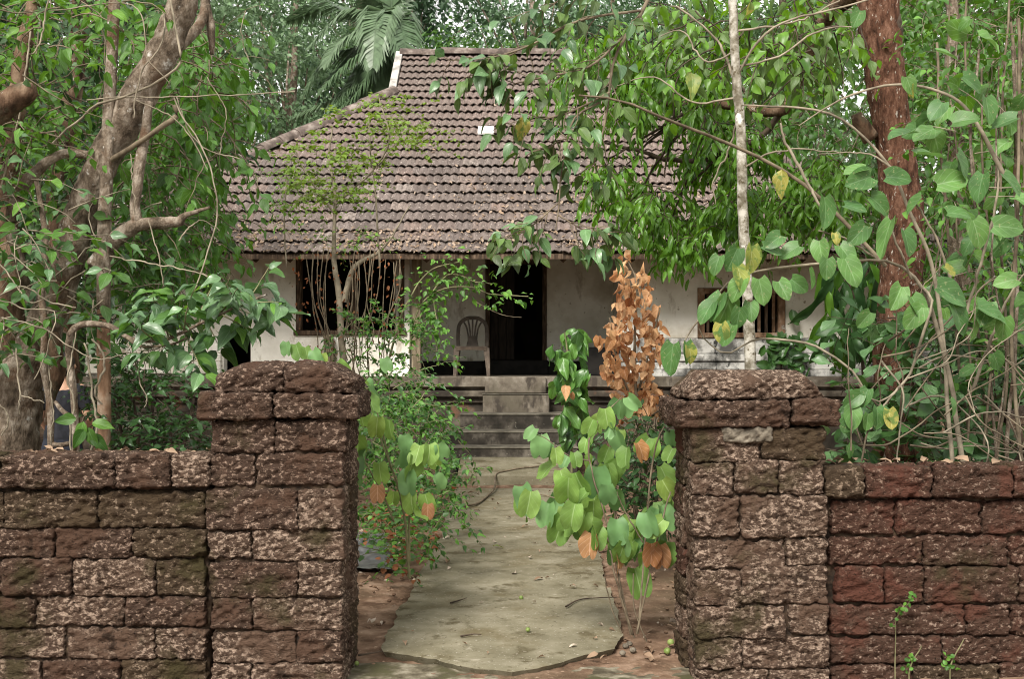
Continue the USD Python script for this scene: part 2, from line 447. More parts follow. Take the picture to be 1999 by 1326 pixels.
surf("old_wood", [(0.3, (0.030, 0.019, 0.012)), (0.55, (0.075, 0.048, 0.030)), (0.75, (0.16, 0.115, 0.08))], scale=9, detail=6, stretch=(4, 4, 0.5), bump=0.3, rough=0.8)
surf("door_wood", [(0.3, (0.012, 0.009, 0.007)), (0.7, (0.030, 0.022, 0.017))], scale=9, stretch=(4, 4, 0.5), bump=0.2, rough=0.85)
surf("threshold", [(0.3, (0.055, 0.045, 0.028)), (0.5, (0.115, 0.098, 0.066)), (0.75, (0.25, 0.225, 0.17))], scale=9, detail=9, bump=0.7, rough=0.95, spots=[(3, 0.5, 0.6, (0.060, 0.056, 0.026))])
surf("post_wood", [(0.3, (0.10, 0.078, 0.050)), (0.6, (0.22, 0.18, 0.12)), (0.8, (0.33, 0.28, 0.20))], scale=7, detail=6, stretch=(4, 4, 0.4), bump=0.3, rough=0.85)
surf("black_oxide", [(0.3, (0.008, 0.007, 0.007)), (0.7, (0.022, 0.019, 0.017))], scale=5, rough=0.75, bump=0.1)
surf("chair_plastic", [(0.3, (0.048, 0.034, 0.024)), (0.6, (0.092, 0.068, 0.050)), (0.8, (0.145, 0.113, 0.086))], scale=9, rough=0.55, bump=0.1, spec=0.4)
surf("ridge_cement", [(0.3, (0.060, 0.047, 0.040)), (0.55, (0.125, 0.098, 0.084)), (0.75, (0.24, 0.205, 0.18))], scale=6, detail=7, bump=0.4, rough=0.92)
surf("verge_white", [(0.3, (0.20, 0.19, 0.175)), (0.7, (0.46, 0.44, 0.41))], scale=5, bump=0.3)
surf("bark_grey", [(0.28, (0.055, 0.042, 0.030)), (0.5, (0.155, 0.120, 0.088)), (0.7, (0.30, 0.255, 0.205))], scale=12, detail=10, stretch=(1, 1, 0.6), bump=1.0, bump_scale=30, rough=0.92, spec=0.12, dist=0.035, rgh=0.68,
     spots=[(4, 0.55, 0.66, (0.115, 0.072, 0.046)), (12, 0.62, 0.69, (0.42, 0.40, 0.36))])
surf("bark_brown", [(0.28, (0.034, 0.022, 0.014)), (0.5, (0.098, 0.060, 0.038)), (0.72, (0.20, 0.14, 0.095))], scale=7, detail=8, stretch=(1, 1, 0.5), bump=1.0, bump_scale=22, rough=0.94, spec=0.1, dist=0.025,
     spots=[(3, 0.56, 0.66, (0.055, 0.055, 0.034)), (14, 0.64, 0.70, (0.30, 0.28, 0.24))])
surf("bark_red", [(0.28, (0.036, 0.018, 0.012)), (0.5, (0.100, 0.048, 0.030)), (0.72, (0.18, 0.098, 0.066))], scale=13, detail=10, stretch=(1.4, 1.4, 0.5), bump=1.0, bump_scale=30, rough=0.94, spec=0.1, dist=0.035, rgh=0.68,
     spots=[(34, 0.62, 0.66, (0.40, 0.36, 0.31), (1, 1, 0.5)), (2.4, 0.60, 0.68, (0.040, 0.032, 0.024))])
surf("bark_lichen", [(0.3, (0.12, 0.105, 0.075)), (0.5, (0.25, 0.23, 0.185)), (0.7, (0.44, 0.42, 0.37))], scale=14, detail=8, bump=0.6, bump_scale=40, rough=0.92, spec=0.12,
     spots=[(22, 0.57, 0.64, (0.085, 0.068, 0.040)), (10, 0.62, 0.68, (0.55, 0.54, 0.50))])
surf("bark_orange", [(0.3, (0.10, 0.060, 0.036)), (0.55, (0.23, 0.14, 0.088)), (0.75, (0.34, 0.26, 0.19))], scale=10, detail=8, stretch=(1, 1, 0.5), bump=0.6, rough=0.92, spec=0.12, spots=[(7, 0.58, 0.66, (0.34, 0.33, 0.30))])
surf("twig", [(0.3, (0.075, 0.057, 0.037)), (0.7, (0.195, 0.158, 0.108))], scale=8, rough=0.85, bump=0.2)
surf("twig_pale", [(0.3, (0.125, 0.105, 0.074)), (0.7, (0.29, 0.25, 0.185))], scale=8, rough=0.85, bump=0.2)
surf("twig_green", [(0.3, (0.10, 0.10, 0.048)), (0.7, (0.20, 0.19, 0.10))], scale=8, rough=0.7, bump=0.1)
surf("twig_dark", [(0.3, (0.028, 0.020, 0.014)), (0.7, (0.085, 0.062, 0.044))], scale=8, rough=0.9, bump=0.2)
surf("black_plastic", [(0.3, (0.05, 0.05, 0.053)), (0.7, (0.13, 0.13, 0.135))], scale=6, rough=0.28, bump=0.4, bump_scale=12, spec=0.5)
surf("fruit_green", [(0.3, (0.10, 0.15, 0.035)), (0.7, (0.22, 0.28, 0.085))], scale=20, rough=0.45, bump=0.1)
surf("stone_grey", [(0.3, (0.10, 0.09, 0.08)), (0.7, (0.25, 0.23, 0.20))], scale=9, bump=0.6)
surf("skin", [(0.3, (0.36, 0.205, 0.135)), (0.7, (0.45, 0.27, 0.185))], scale=9, rough=0.55, bump=0.05)
surf("hair", [(0.3, (0.010, 0.008, 0.008)), (0.7, (0.022, 0.018, 0.016))], scale=30, rough=0.5, stretch=(3, 3, 0.5), bump=0.4)
surf("navy_cloth", [(0.3, (0.009, 0.010, 0.013)), (0.7, (0.019, 0.020, 0.026))], scale=12, rough=0.9, bump=0.3, bump_scale=14)
surf("navy_skirt", [(0.3, (0.010, 0.012, 0.018)), (0.7, (0.019, 0.022, 0.032))], scale=12, rough=0.92, bump=0.3)

leafmat("leaf_left", [(0.032, 0.078, 0.015), (0.056, 0.143, 0.023), (0.093, 0.217, 0.030), (0.043, 0.106, 0.021), (0.149, 0.307, 0.045)], trans=0.36, veins=True)
leafmat("leaf_left_dark", [(0.019, 0.049, 0.016), (0.033, 0.085, 0.025), (0.047, 0.111, 0.033), (0.026, 0.064, 0.018)], trans=0.24)
leafmat("leaf_mango", [(0.032, 0.083, 0.011), (0.063, 0.159, 0.020), (0.126, 0.270, 0.030), (0.041, 0.101, 0.016), (0.088, 0.207, 0.025)], rough=0.38, trans=0.38, spec=0.42)
leafmat("leaf_far", [(0.059, 0.112, 0.059), (0.095, 0.168, 0.084), (0.145, 0.229, 0.115), (0.076, 0.140, 0.074)], trans=0.25, rough=0.5)
leafmat("leaf_far_bright", [(0.042, 0.101, 0.023), (0.070, 0.159, 0.033), (0.098, 0.212, 0.041), (0.051, 0.117, 0.029)], trans=0.38, rough=0.5)
leafmat("leaf_hang", [(0.047, 0.076, 0.023), (0.065, 0.111, 0.030), (0.098, 0.175, 0.039), (0.054, 0.085, 0.028)], trans=0.26, veins=True, rough=0.45)
leafmat("leaf_grey", [(0.056, 0.122, 0.049), (0.079, 0.164, 0.064), (0.107, 0.212, 0.078), (0.065, 0.138, 0.054)], trans=0.25, veins=True, rough=0.36, spec=0.6)
leafmat("leaf_heart", [(0.056, 0.133, 0.041), (0.079, 0.175, 0.049), (0.112, 0.228, 0.059), (0.063, 0.146, 0.046)], trans=0.30, veins=True, rough=0.42, spots=(55, 0.63, 0.70, (0.20, 0.24, 0.11)))
leafmat("leaf_yellow", [(0.27, 0.28, 0.06), (0.34, 0.32, 0.08), (0.20, 0.26, 0.06)], trans=0.35, veins=True, spots=(26, 0.50, 0.58, (0.13, 0.20, 0.05)))
leafmat("leaf_lime", [(0.150, 0.270, 0.062), (0.190, 0.325, 0.078), (0.230, 0.365, 0.092), (0.125, 0.230, 0.056), (0.22, 0.31, 0.07)], trans=0.34, rough=0.55, veins=True, sec=0.22)
leafmat("leaf_lime_blue", [(0.116, 0.228, 0.086), (0.149, 0.276, 0.102)], trans=0.30, rough=0.5)
leafmat("leaf_vine", [(0.042, 0.111, 0.021), (0.070, 0.175, 0.030), (0.102, 0.239, 0.039), (0.130, 0.276, 0.045)], trans=0.32, rough=0.45)
leafmat("leaf_vine_dark", [(0.026, 0.066, 0.018), (0.039, 0.098, 0.025), (0.056, 0.127, 0.030)], trans=0.25, rough=0.4)
leafmat("leaf_shrub", [(0.020, 0.059, 0.016), (0.037, 0.098, 0.023), (0.056, 0.138, 0.031), (0.028, 0.074, 0.020)], trans=0.25, rough=0.36, spec=0.6)
leafmat("leaf_fine", [(0.056, 0.122, 0.020), (0.088, 0.175, 0.028), (0.121, 0.233, 0.037), (0.167, 0.254, 0.041)], trans=0.35)
leafmat("leaf_palm", [(0.073, 0.121, 0.064), (0.098, 0.157, 0.082), (0.130, 0.192, 0.109)], trans=0.28, rough=0.38)
leafmat("leaf_dead", [(0.34, 0.175, 0.080), (0.46, 0.26, 0.125), (0.55, 0.34, 0.18), (0.28, 0.125, 0.055), (0.42, 0.22, 0.09)], trans=0.30, veins=True, rough=0.7, spec=0.2)
leafmat("leaf_rust", [(0.13, 0.050, 0.024), (0.21, 0.088, 0.038)], trans=0.3, rough=0.7, spec=0.2)
leafmat("litter", [(0.13, 0.078, 0.048), (0.22, 0.145, 0.095), (0.30, 0.225, 0.16), (0.17, 0.088, 0.05)], trans=0.1, rough=0.8, spec=0.15)
leafmat("litter_pale", [(0.30, 0.24, 0.185), (0.40, 0.335, 0.27), (0.24, 0.17, 0.125)], trans=0.1, rough=0.8, spec=0.15)
leafmat("leaf_sapling", [(0.037, 0.111, 0.025), (0.088, 0.212, 0.039), (0.121, 0.265, 0.053), (0.032, 0.085, 0.026)], trans=0.28, rough=0.34, veins=True, spec=0.6)

# roof tile: a tone for each tile from its place in the grid, moss and soot over all
ROOF_E, ROOF_Z, PITCH, TW, TL = 16.4, 3.153, math.radians(35), 0.235, 0.284
M["tile"] = usdkit.material(stage, "/World/Looks/clay_tile", {
    "g": ("geometry", {}), "o": ("object_info", {}), "a": ("math", {"math_type": "add"}), "f": ("math", {"math_type": "fraction"}),
    "r": ("rgb_ramp", {"ramp": [(0, (0.094, 0.074, 0.067)), (0.25, (0.134, 0.107, 0.097)), (0.5, (0.172, 0.139, 0.126)), (0.72, (0.125, 0.103, 0.095)), (0.88, (0.195, 0.143, 0.123)), (1, (0.225, 0.19, 0.17))]}),
    "mn": ("mapping", {"scale": (2.6, 0.7, 0.7)}), "n": ("noise_texture", {"scale": 11.0, "detail": 7.0, "roughness": 0.7}), "t": ("map_range", {"from_min": 0.46, "from_max": 0.64, "to_max": 0.85, "clamp": True}), "m": ("mix_color", {"b": (0.060, 0.047, 0.040)}),
    "n2": ("noise_texture", {"scale": 0.9, "detail": 4.0}), "t2": ("map_range", {"from_min": 0.42, "from_max": 0.68, "to_max": 0.6, "clamp": True}), "m2": ("mix_color", {"b": (0.105, 0.086, 0.074)}),
    "n3": ("noise_texture", {"scale": 26.0, "detail": 4.0}), "t3": ("map_range", {"from_min": 0.62, "from_max": 0.7, "clamp": True}), "m3": ("mix_color", {"b": (0.40, 0.35, 0.31)}),
    "b": ("bump", {"strength": 0.4, "distance": 0.006}), "p": ("principled_bsdf", {"roughness": 0.85, "specular_ior_level": 0.25}),
}, [("g.random_per_island", "a.value1"), ("o.random", "a.value2"), ("a.value", "f.value1"), ("f.value", "r.fac"), ("g.position", "mn.vector"), ("mn.vector", "n.vector"), ("n.fac", "t.value"), ("t.result", "m.fac"), ("r.color", "m.a"),
    ("g.position", "n2.vector"), ("n2.fac", "t2.value"), ("t2.result", "m2.fac"), ("m.result", "m2.a"), ("g.position", "n3.vector"), ("n3.fac", "t3.value"), ("t3.result", "m3.fac"), ("m2.result", "m3.a"),
    ("m3.result", "p.base_color"), ("n.fac", "b.height"), ("b.normal", "p.normal")], surface="p.BSDF")
M["white_tile"] = surf("white_tile", [(0.3, (0.66, 0.66, 0.64)), (0.7, (0.78, 0.78, 0.76))], scale=10, rough=0.4, bump=0.05)
leafmat("leaf_dead_pale", [(0.52, 0.32, 0.16), (0.60, 0.40, 0.23), (0.44, 0.24, 0.11)], trans=0.25, rough=0.75, spec=0.2)

# ---------------------------------------------------------------- ground, path, threshold
def sheet(xs, ys, zf):
    X, Y = np.meshgrid(xs, ys, indexing="ij")
    v = np.stack([X, Y, zf(X, Y)], -1).reshape(-1, 3)
    n = len(ys)
    i, j = np.meshgrid(np.arange(len(xs) - 1), np.arange(n - 1), indexing="ij")
    q = np.stack([i * n + j, (i + 1) * n + j, (i + 1) * n + j + 1, i * n + j + 1], -1).reshape(-1, 4)
    return v, np.vstack([q[:, [0, 1, 2]], q[:, [0, 2, 3]]])


gx = np.unique(np.r_[np.linspace(-150, -8, 40), np.arange(-8, -2.4, 0.12), np.arange(-2.4, 2.4, 0.035), np.arange(2.4, 8, 0.12), np.linspace(8, 150, 40)])
gy = np.unique(np.r_[np.linspace(-100, 5, 30), np.arange(5, 10, 0.035), np.arange(10, 16, 0.08), np.arange(16, 30, 0.5), np.linspace(30, 200, 40)])


def ground_shape(X, Y):
    p = np.stack([X, Y, np.zeros_like(X)], -1)
    near = np.exp(-((np.maximum(np.abs(X) - 8, 0) / 8) ** 2) - ((np.maximum(np.abs(Y - 10) - 8, 0) / 8) ** 2))
    return ground_z(X, Y) + ((fbm(p * 1.3, 4, 3) - 0.5) * 0.07 + (fbm(p * 14, 3, 8) - 0.5) * 0.030) * near


v, f = sheet(gx, gy, ground_shape)
single("ground", (v, f), M["soil"], True, kind="structure")

PATH_Z = 0.045


def on_path(px, py, lift=PATH_Z):
    """Where the line of sight through a pixel meets the path's surface."""
    d = 10.0
    for _ in range(30):
        d = FPX * (EYE - (float(ground_z(0, d)) + lift)) / (py - HY)
    return np.array([(px - HX) / FPX * d, d])


def slab(outline, lift, thick, seed, res=0.045):
    """A cast slab with a ragged outline: a triangulated top on the rising ground, and a skirt."""
    from shapely.geometry import Polygon, Point
    o = np.array(outline)
    o = np.vstack([np.linspace(o[k], o[(k + 1) % len(o)], max(2, int(np.linalg.norm(o[(k + 1) % len(o)] - o[k]) / res)), endpoint=False) for k in range(len(o))])
    j = fbm(np.c_[o * 9, np.full(len(o), seed)], 4, seed) - 0.5
    c = o.mean(0)
    o = o + unit(o - c) * (j * 0.06)[:, None]
    pol = Polygon(o).buffer(0)
    lo, hi = o.min(0), o.max(0)
    g = np.stack(np.meshgrid(np.arange(lo[0], hi[0], res), np.arange(lo[1], hi[1], res)), -1).reshape(-1, 2)
    g = g + rng_of(seed).uniform(-0.3, 0.3, g.shape) * res
    inner = pol.buffer(-res * 0.7)
    import shapely
    g = g[shapely.contains_xy(inner, g[:, 0], g[:, 1])]
    from scipy.spatial import Delaunay
    allp = np.vstack([o, g])
    t = Delaunay(allp).simplices
    cen = allp[t].mean(1)
    t = t[shapely.contains_xy(pol, cen[:, 0], cen[:, 1])]
    e1, e2 = allp[t[:, 1]] - allp[t[:, 0]], allp[t[:, 2]] - allp[t[:, 0]]
    flip = e1[:, 0] * e2[:, 1] - e1[:, 1] * e2[:, 0] < 0
    t[flip] = t[flip][:, ::-1]
    p3 = np.c_[allp, np.zeros(len(allp))]
    z = ground_z(allp[:, 0], allp[:, 1]) + lift + (fbm(p3 * 2.2, 4, 11) - 0.5) * 0.022 + (fbm(p3 * 26, 2, 11) - 0.5) * 0.005
    n = len(o)
    z[:n] -= 0.006
    top = np.c_[allp, z]
    bot = np.c_[o - unit(o - c) * 0.05, z[:n] - thick]
    k = np.arange(n)
    k2 = (k + 1) % n
    m = len(allp)
    ccw = Polygon(o).exterior.is_ccw
    sk = np.vstack([np.c_[k, m + k, m + k2], np.c_[k, m + k2, k2]])
    if not ccw:
        sk = sk[:, ::-1]
    return np.vstack([top, bot]), np.vstack([t, sk])


gp = thing("garden_path", "worn grey cement path running from the gate to the house steps", "path", (0, 10, 0), kind="structure")
A = [on_path(*q) for q in [(748, 1272), (800, 1278), (850, 1287), (930, 1305), (1000, 1310), (1050, 1304), (1120, 1285), (1200, 1265), (1214, 1240), (1206, 1195), (1192, 1146), (1100, 1149), (1000, 1152), (900, 1150), (806, 1158), (778, 1190), (770, 1215), (752, 1240)]]
B = [on_path(*q) for q in [(800, 1166), (900, 1164), (1000, 1166), (1100, 1164), (1188, 1162), (1176, 1090), (1160, 1052), (1000, 1050), (855, 1048), (835, 1090), (812, 1130)]]
C = [on_path(*q) for q in [(862, 1060), (1000, 1062), (1150, 1062), (1135, 1000), (1108, 951), (892, 951), (872, 990), (865, 1020)]]
for k, o in enumerate((A, B, C)):
    part(gp, "path_slab", slab(o, PATH_Z - 0.004 * k, 0.07, 11 + k), M["path_cement"], 40)
th = [(-1.05, 5.2), (1.1, 5.2), (1.05, 7.12), (0.78, 7.16), (0.5, 7.12), (0.1, 7.1), (-0.3, 7.12), (-0.7, 7.2), (-0.95, 7.16)]
single("gate_threshold", slab(th, 0.004, 0.05, 19), M["threshold"], 40, kind="structure")

# ---------------------------------------------------------------- laterite wall and gate pillars
def rough_block(x0, x1, y0, y1, z0, z1, seed, res=0.0105, amp=0.015, rnd=0.015, top=None):
    c = np.array([x0 + x1, y0 + y1, z0 + z1]) / 2
    h = np.array([x1 - x0, y1 - y0, z1 - z0]) / 2
    n = [max(3, int(2 * h[0] / res)), max(3, int(2 * h[1] / (res * 2.2))), max(3, int(2 * h[2] / res))]
    ax = [np.linspace(-h[k], h[k], n[k] + 1) for k in range(3)]
    V, F, m = [], [], 0
    for k in range(3):
        a, b = [q for q in range(3) if q != k]
        for s in (-1, 1):
            A_, B_ = np.meshgrid(ax[a], ax[b], indexing="ij")
            p = np.zeros(A_.shape + (3,))
            p[..., a], p[..., b], p[..., k] = A_, B_, s * h[k]
            i, j = np.meshgrid(np.arange(n[a]), np.arange(n[b]), indexing="ij")
            w = n[b] + 1
            q = np.stack([i * w + j, (i + 1) * w + j, (i + 1) * w + j + 1, i * w + j + 1], -1).reshape(-1, 4)
            if (s > 0) == (k == 1):
                q = q[:, ::-1]
            V.append(p.reshape(-1, 3))
            F.append(q + m)
            m += p.size // 3
    V, F = np.vstack(V), np.vstack(F)
    _, first, inv = np.unique(np.round(V, 5), axis=0, return_index=True, return_inverse=True)
    V, F = V[first], inv.reshape(-1)[F]
    r = np.minimum(rnd, h * 0.6)
    q = np.clip(V, -h + r, h - r)
    nrm = unit(V - q)
    V = q + nrm * r
    if top:
        V = top(V, h)
    Wp = V + c
    low = np.stack([fbm(Wp * 6.5 + 17.3 * k, 2, seed + k) - 0.5 for k in range(3)], 1)
    g = fbm(Wp * [24, 24, 38], 4, seed)
    fine = np.clip((g - 0.46) * 5, -1.0, 0.55) + (fbm(Wp * [70, 70, 95], 2, seed + 3) - 0.5) * 0.7
    V = Wp + low * 0.022 + nrm * (fine * amp)[:, None]
    return V, np.vstack([F[:, [0, 1, 2]], F[:, [0, 2, 3]]])


def core(x0, x1, y0, y1, z0, z1, seed, res=0.035):
    return rough_block(x0, x1, y0, y1, z0, z1, seed, res=res, amp=0.012, rnd=0.01)


LAT = {"d": "laterite_dark", "p": "laterite_pale", "r": "laterite_red", "m": "laterite_moss", "u": "laterite_rust"}


def course(parent, rows, D, depth, seed, edge=None, edge_y=None, name="laterite_block"):
    """rows of (px0, px1, py0, py1, tone) of front faces at distance D."""
    for k, (a, b, t, u, tone) in enumerate(rows):
        r = rng_of(seed + k)
        p0, p1 = P(a, u, D), P(b, t, D)
        off = r.uniform(-0.012, 0.012)
        part(parent, name, rough_block(p0[0], p1[0], D + off, D + depth + off, max(p0[2], -0.1), p1[2], seed + k), M[LAT[tone]], True)


DL, DR = 6.67, 6.74
pl = thing("gate_pillar", "dark laterite block gate pillar left of the path, capped with two sloping stones", "gate pillar", P(548, 1343, DL), "gate pillars either side of the path")
LP = [(410, 498, 887, 951, "d"), (500, 690, 885, 950, "d"), (404, 581, 957, 1035, "d"), (583, 690, 957, 1033, "p"), (406, 490, 1037, 1093, "p"), (494, 692, 1035, 1096, "p"), (408, 580, 1098, 1170, "d"), (582, 688, 1098, 1166, "p"),
      (412, 492, 1172, 1230, "d"), (494, 690, 1170, 1232, "p"), (415, 578, 1236, 1296, "p"), (580, 690, 1234, 1294, "d"), (415, 490, 1298, 1372, "p"), (492, 690, 1298, 1372, "p"), (412, 537, 822, 883, "d"), (540, 697, 822, 882, "d")]


def pil(rows, right):
    out = []
    for a, b, t, u, tone in rows:
        out.append((a, b, t, u, tone))
    return out


def shrink(rows, x_from, by):
    return [(a, b - (by if b > x_from else 0), t, u, tone) for a, b, t, u, tone in rows]


course(pl, shrink(LP, 660, 21), DL, 0.30, 100)
# second leaf of blocks towards the garden, seen along the gate opening
for k in range(9):
    z1 = 1.8 + (HY - (824 + 64 * k)) / FPX * DL
    z0 = z1 - 0.172
    part(pl, "laterite_block", rough_block(-1.28, -0.912, DL + 0.31, DL + 0.60, max(z0, -0.05), z1, 160 + k, res=0.014), M[LAT["dpmd"[k % 4]]], True)
part(pl, "mortar_core", core(-1.62, -0.945, DL + 0.035, DL + 0.56, -0.1, P(0, 830, DL)[2], 180), M["mortar"], True)
course(pl, [(385, 528, 769, 818, "d"), (534, 697, 770, 818, "d")], DL - 0.045, 0.66, 190)


def slope(kind):
    def fn(V, h):
        V = V.copy()
        up = np.clip((V[:, 2] + h[2]) / (2 * h[2]), 0, 1)
        fy = np.minimum(1, 0.35 + 1.3 * (1 - np.abs(V[:, 1]) / h[1]))
        u = V[:, 0] / h[0]
        if kind == "l":
            fx = np.clip(0.62 + 0.5 * (u + 1), 0.62, 1)
        elif kind == "r":
            fx = np.clip(1.05 - 0.55 * np.maximum(u, 0), 0.55, 1)
        else:
            fx = np.clip(0.30 + 3.0 * (1 - np.abs(u)), 0.30, 1)
        V[:, 2] = -h[2] + up * 2 * h[2] * fx * (0.68 + 0.32 * fy)
        return V
    return fn


for k, (a, b, t, u, kind) in enumerate([(418, 553, 709, 767, "l"), (555, 690, 708, 768, "r")]):
    p0, p1 = P(a, u, DL), P(b, t, DL)
    part(pl, "cap_stone", rough_block(p0[0], p1[0], DL + 0.0, DL + 0.56, p0[2], p1[2], 210 + k, top=slope(kind), rnd=0.03), M["laterite_dark"], True)

pr = thing("gate_pillar", "paler laterite block gate pillar right of the path, capped with one broad flat stone", "gate pillar", P(1485, 1340, DR), "gate pillars either side of the path")
RP = [(1352, 1486, 838, 902, "p"), (1490, 1612, 835, 900, "m"), (1352, 1434, 905, 968, "p"), (1437, 1520, 900, 964, "p"), (1522, 1607, 898, 966, "p"), (1352, 1445, 970, 1050, "p"), (1448, 1615, 970, 1050, "p"),
      (1360, 1534, 1055, 1111, "p"), (1537, 1615, 1052, 1106, "p"), (1358, 1446, 1114, 1184, "p"), (1448, 1617, 1108, 1180, "p"), (1358, 1532, 1186, 1247, "p"), (1543, 1618, 1184, 1240, "p"), (1360, 1448, 1250, 1308, "p"), (1452, 1620, 1244, 1306, "p"),
      (1362, 1500, 1310, 1372, "p"), (1503, 1620, 1310, 1372, "p")]
course(pr, RP, DR, 0.34, 300)
part(pr, "inset_stone", rough_block(P(1412, 0, DR)[0], P(1505, 0, DR)[0], DR - 0.022, DR + 0.2, P(0, 864, DR)[2], P(0, 834, DR)[2], 330), M["mortar_grey"], True)
for k in range(9):
    z1 = 1.8 + (HY - (838 + 63 * k)) / FPX * DR
    part(pr, "laterite_block", rough_block(0.985, 1.36, DR + 0.352, DR + 0.70, max(z1 - 0.17, -0.05), z1, 340 + k, res=0.014), M[LAT["rmrprmpm"[k % 8]]], True)
part(pr, "mortar_core", core(1.02, 1.69, DR + 0.035, DR + 0.66, -0.1, P(0, 842, DR)[2], 360), M["mortar"], True)
course(pr, [(1322, 1545, 785, 836, "d"), (1549, 1640, 782, 832, "d")], DR - 0.04, 0.80, 370)
p0, p1 = P(1342, 780, DR), P(1607, 727, DR)
part(pr, "cap_stone", rough_block(p0[0], p1[0], DR + 0.01, DR + 0.66, p0[2], p1[2], 380, top=slope("c"), rnd=0.03), M["laterite_pale"], True)

wl = thing("laterite_wall", "mossy brown laterite boundary wall joining the left gate pillar", "wall", P(100, 1340, DL), "boundary walls beside the gate")
LW = [(-330, -180, 890, 952, "d"), (-178, -4, 890, 952, "d"), (0, 223, 890, 953, "d"), (226, 332, 889, 953, "d"), (334, 408, 890, 951, "p"),
      (-170, 8, 960, 1030, "m"), (11, 190, 960, 1030, "m"), (194, 402, 960, 1030, "m"), (-190, -44, 1034, 1090, "d"), (-42, 106, 1034, 1089, "d"), (109, 257, 1034, 1090, "d"), (260, 403, 1032, 1087, "m"),
      (-160, -2, 1093, 1163, "d"), (0, 138, 1093, 1163, "d"), (142, 302, 1092, 1164, "p"), (305, 402, 1092, 1164, "m"), (-120, 66, 1168, 1225, "d"), (70, 242, 1167, 1223, "p"), (245, 401, 1168, 1224, "d"),
      (-150, 126, 1228, 1287, "p"), (132, 302, 1228, 1288, "p"), (305, 402, 1228, 1288, "p"), (-120, 80, 1291, 1348, "p"), (84, 233, 1291, 1348, "d"), (236, 402, 1291, 1348, "m")]
for k, row in enumerate(LW):
    cop = row[3] < 956
    course(wl, [row], DL + (0.0 if cop else 0.045), 0.34 if cop else 0.28, 400 + k, name="coping_stone" if cop else "laterite_block")
part(wl, "mortar_core", core(-4.55, P(404, 0, DL)[0], DL + 0.085, DL + 0.31, -0.1, P(0, 893, DL)[2], 450), M["mortar"], True)

wr = thing("laterite_wall", "reddish laterite boundary wall joining the right gate pillar", "wall", P(1800, 1340, DR), "boundary walls beside the gate")
RW = [(1613, 1690, 915, 972, "m"), (1694, 1823, 915, 971, "r"), (1827, 1975, 912, 971, "u"), (1978, 2120, 912, 972, "u"), (2123, 2330, 912, 972, "u"),
      (1624, 1748, 978, 1044, "r"), (1752, 1915, 978, 1042, "r"), (1918, 2060, 978, 1044, "u"), (2063, 2200, 978, 1044, "r"), (1619, 1800, 1050, 1104, "r"), (1804, 1970, 1047, 1104, "u"), (1974, 2120, 1048, 1104, "r"),
      (1632, 1726, 1108, 1177, "r"), (1729, 1803, 1108, 1177, "r"), (1806, 1990, 1108, 1177, "u"), (1993, 2130, 1108, 1177, "u"), (1620, 1750, 1182, 1240, "u"), (1752, 1885, 1182, 1240, "u"), (1888, 1972, 1182, 1240, "u"), (1975, 2110, 1182, 1240, "r"),
      (1620, 1838, 1244, 1296, "u"), (1842, 2060, 1244, 1296, "u"), (1620, 1780, 1300, 1352, "u"), (1783, 1950, 1300, 1352, "m"), (1953, 2090, 1300, 1352, "u")]
for k, row in enumerate(RW):
    cop = row[3] < 975
    course(wr, [row], DR + (0.035 if cop else 0.075), 0.34 if cop else 0.28, 500 + k, name="coping_stone" if cop else "laterite_block")
part(wr, "mortar_core", core(P(1618, 0, DR)[0], 4.55, DR + 0.12, DR + 0.33, -0.1, P(0, 918, DR)[2], 560), M["mortar"], True)



def run_on(parent, rows, D, sign, offs, seed):
    """The same courses carried on past the picture's edge to the wall's end."""
    r = rng_of(seed)
    tops = {}
    for a, b, t, u, tone in rows:
        k = next((q for q in tops if abs(q - t) < 14), t)
        e = tops.setdefault(k, [a, b, t, u])
        e[0], e[1] = min(e[0], a), max(e[1], b)
    for k, (a, b, t, u) in tops.items():
        cop = u < 976
        x = X_(b if sign > 0 else a, D)
        z0, z1 = EYE + (HY - u) / FPX * D, EYE + (HY - t) / FPX * D
        while abs(x) < 4.45:
            w = min(r.uniform(0.26, 0.52), 4.6 - abs(x))
            x2 = x + sign * w
            y0 = D + offs[0 if cop else 1] + r.uniform(-0.012, 0.012)
            part(parent, "coping_stone" if cop else "laterite_block", rough_block(min(x, x2) + 0.006, max(x, x2) - 0.006, y0, y0 + (0.34 if cop else 0.28), max(z0, -0.1), z1, int(r.integers(2000, 9000)), res=0.02), M[LAT[("dddm" if sign < 0 else "urum")[int(r.integers(0, 4))]]], True)
            x = x2


def X_(px, d):
    return (px - HX) / FPX * d


run_on(wl, LW, DL, -1, (0.0, 0.045), 71)
run_on(wr, RW, DR, 1, (0.035, 0.075), 72)

# ---------------------------------------------------------------- the house
VF, WF, PF = 1.51, 17.32, 17.08          # veranda floor level, front wall plane, plinth plane
T_P = math.tan(PITCH)


def X(px, d):
    return (px - HX) / FPX * d


def Z(py, d):
    return EYE + (HY - py) / FPX * d


hs = thing("tiled_house", "old whitewashed house with a mossy clay tile roof and a dark open doorway", "house", (0, WF, 0.25))
XE, XR, TR, TG = 6.4, 2.0, 5.8, 4.4      # eave half length, ridge half length, run to ridge, run to gablet
BACK = WF + 9.5
# walls, butted round the openings
wl_x0, wl_x1 = X(480, WF), X(800, WF)
ox0, ox1, oz0 = X(578, WF), X(790, WF), Z(655, WF)
TOPW = 3.72


def wall(x0, x1, y0, y1, z0, z1, mat="whitewash", name="wall"):
    nx, nz = max(1, int((x1 - x0) / 0.4)), max(1, int((z1 - z0) / 0.4))
    part(hs, name, box(x0, x1, y0, y1, z0, z1), M[mat])


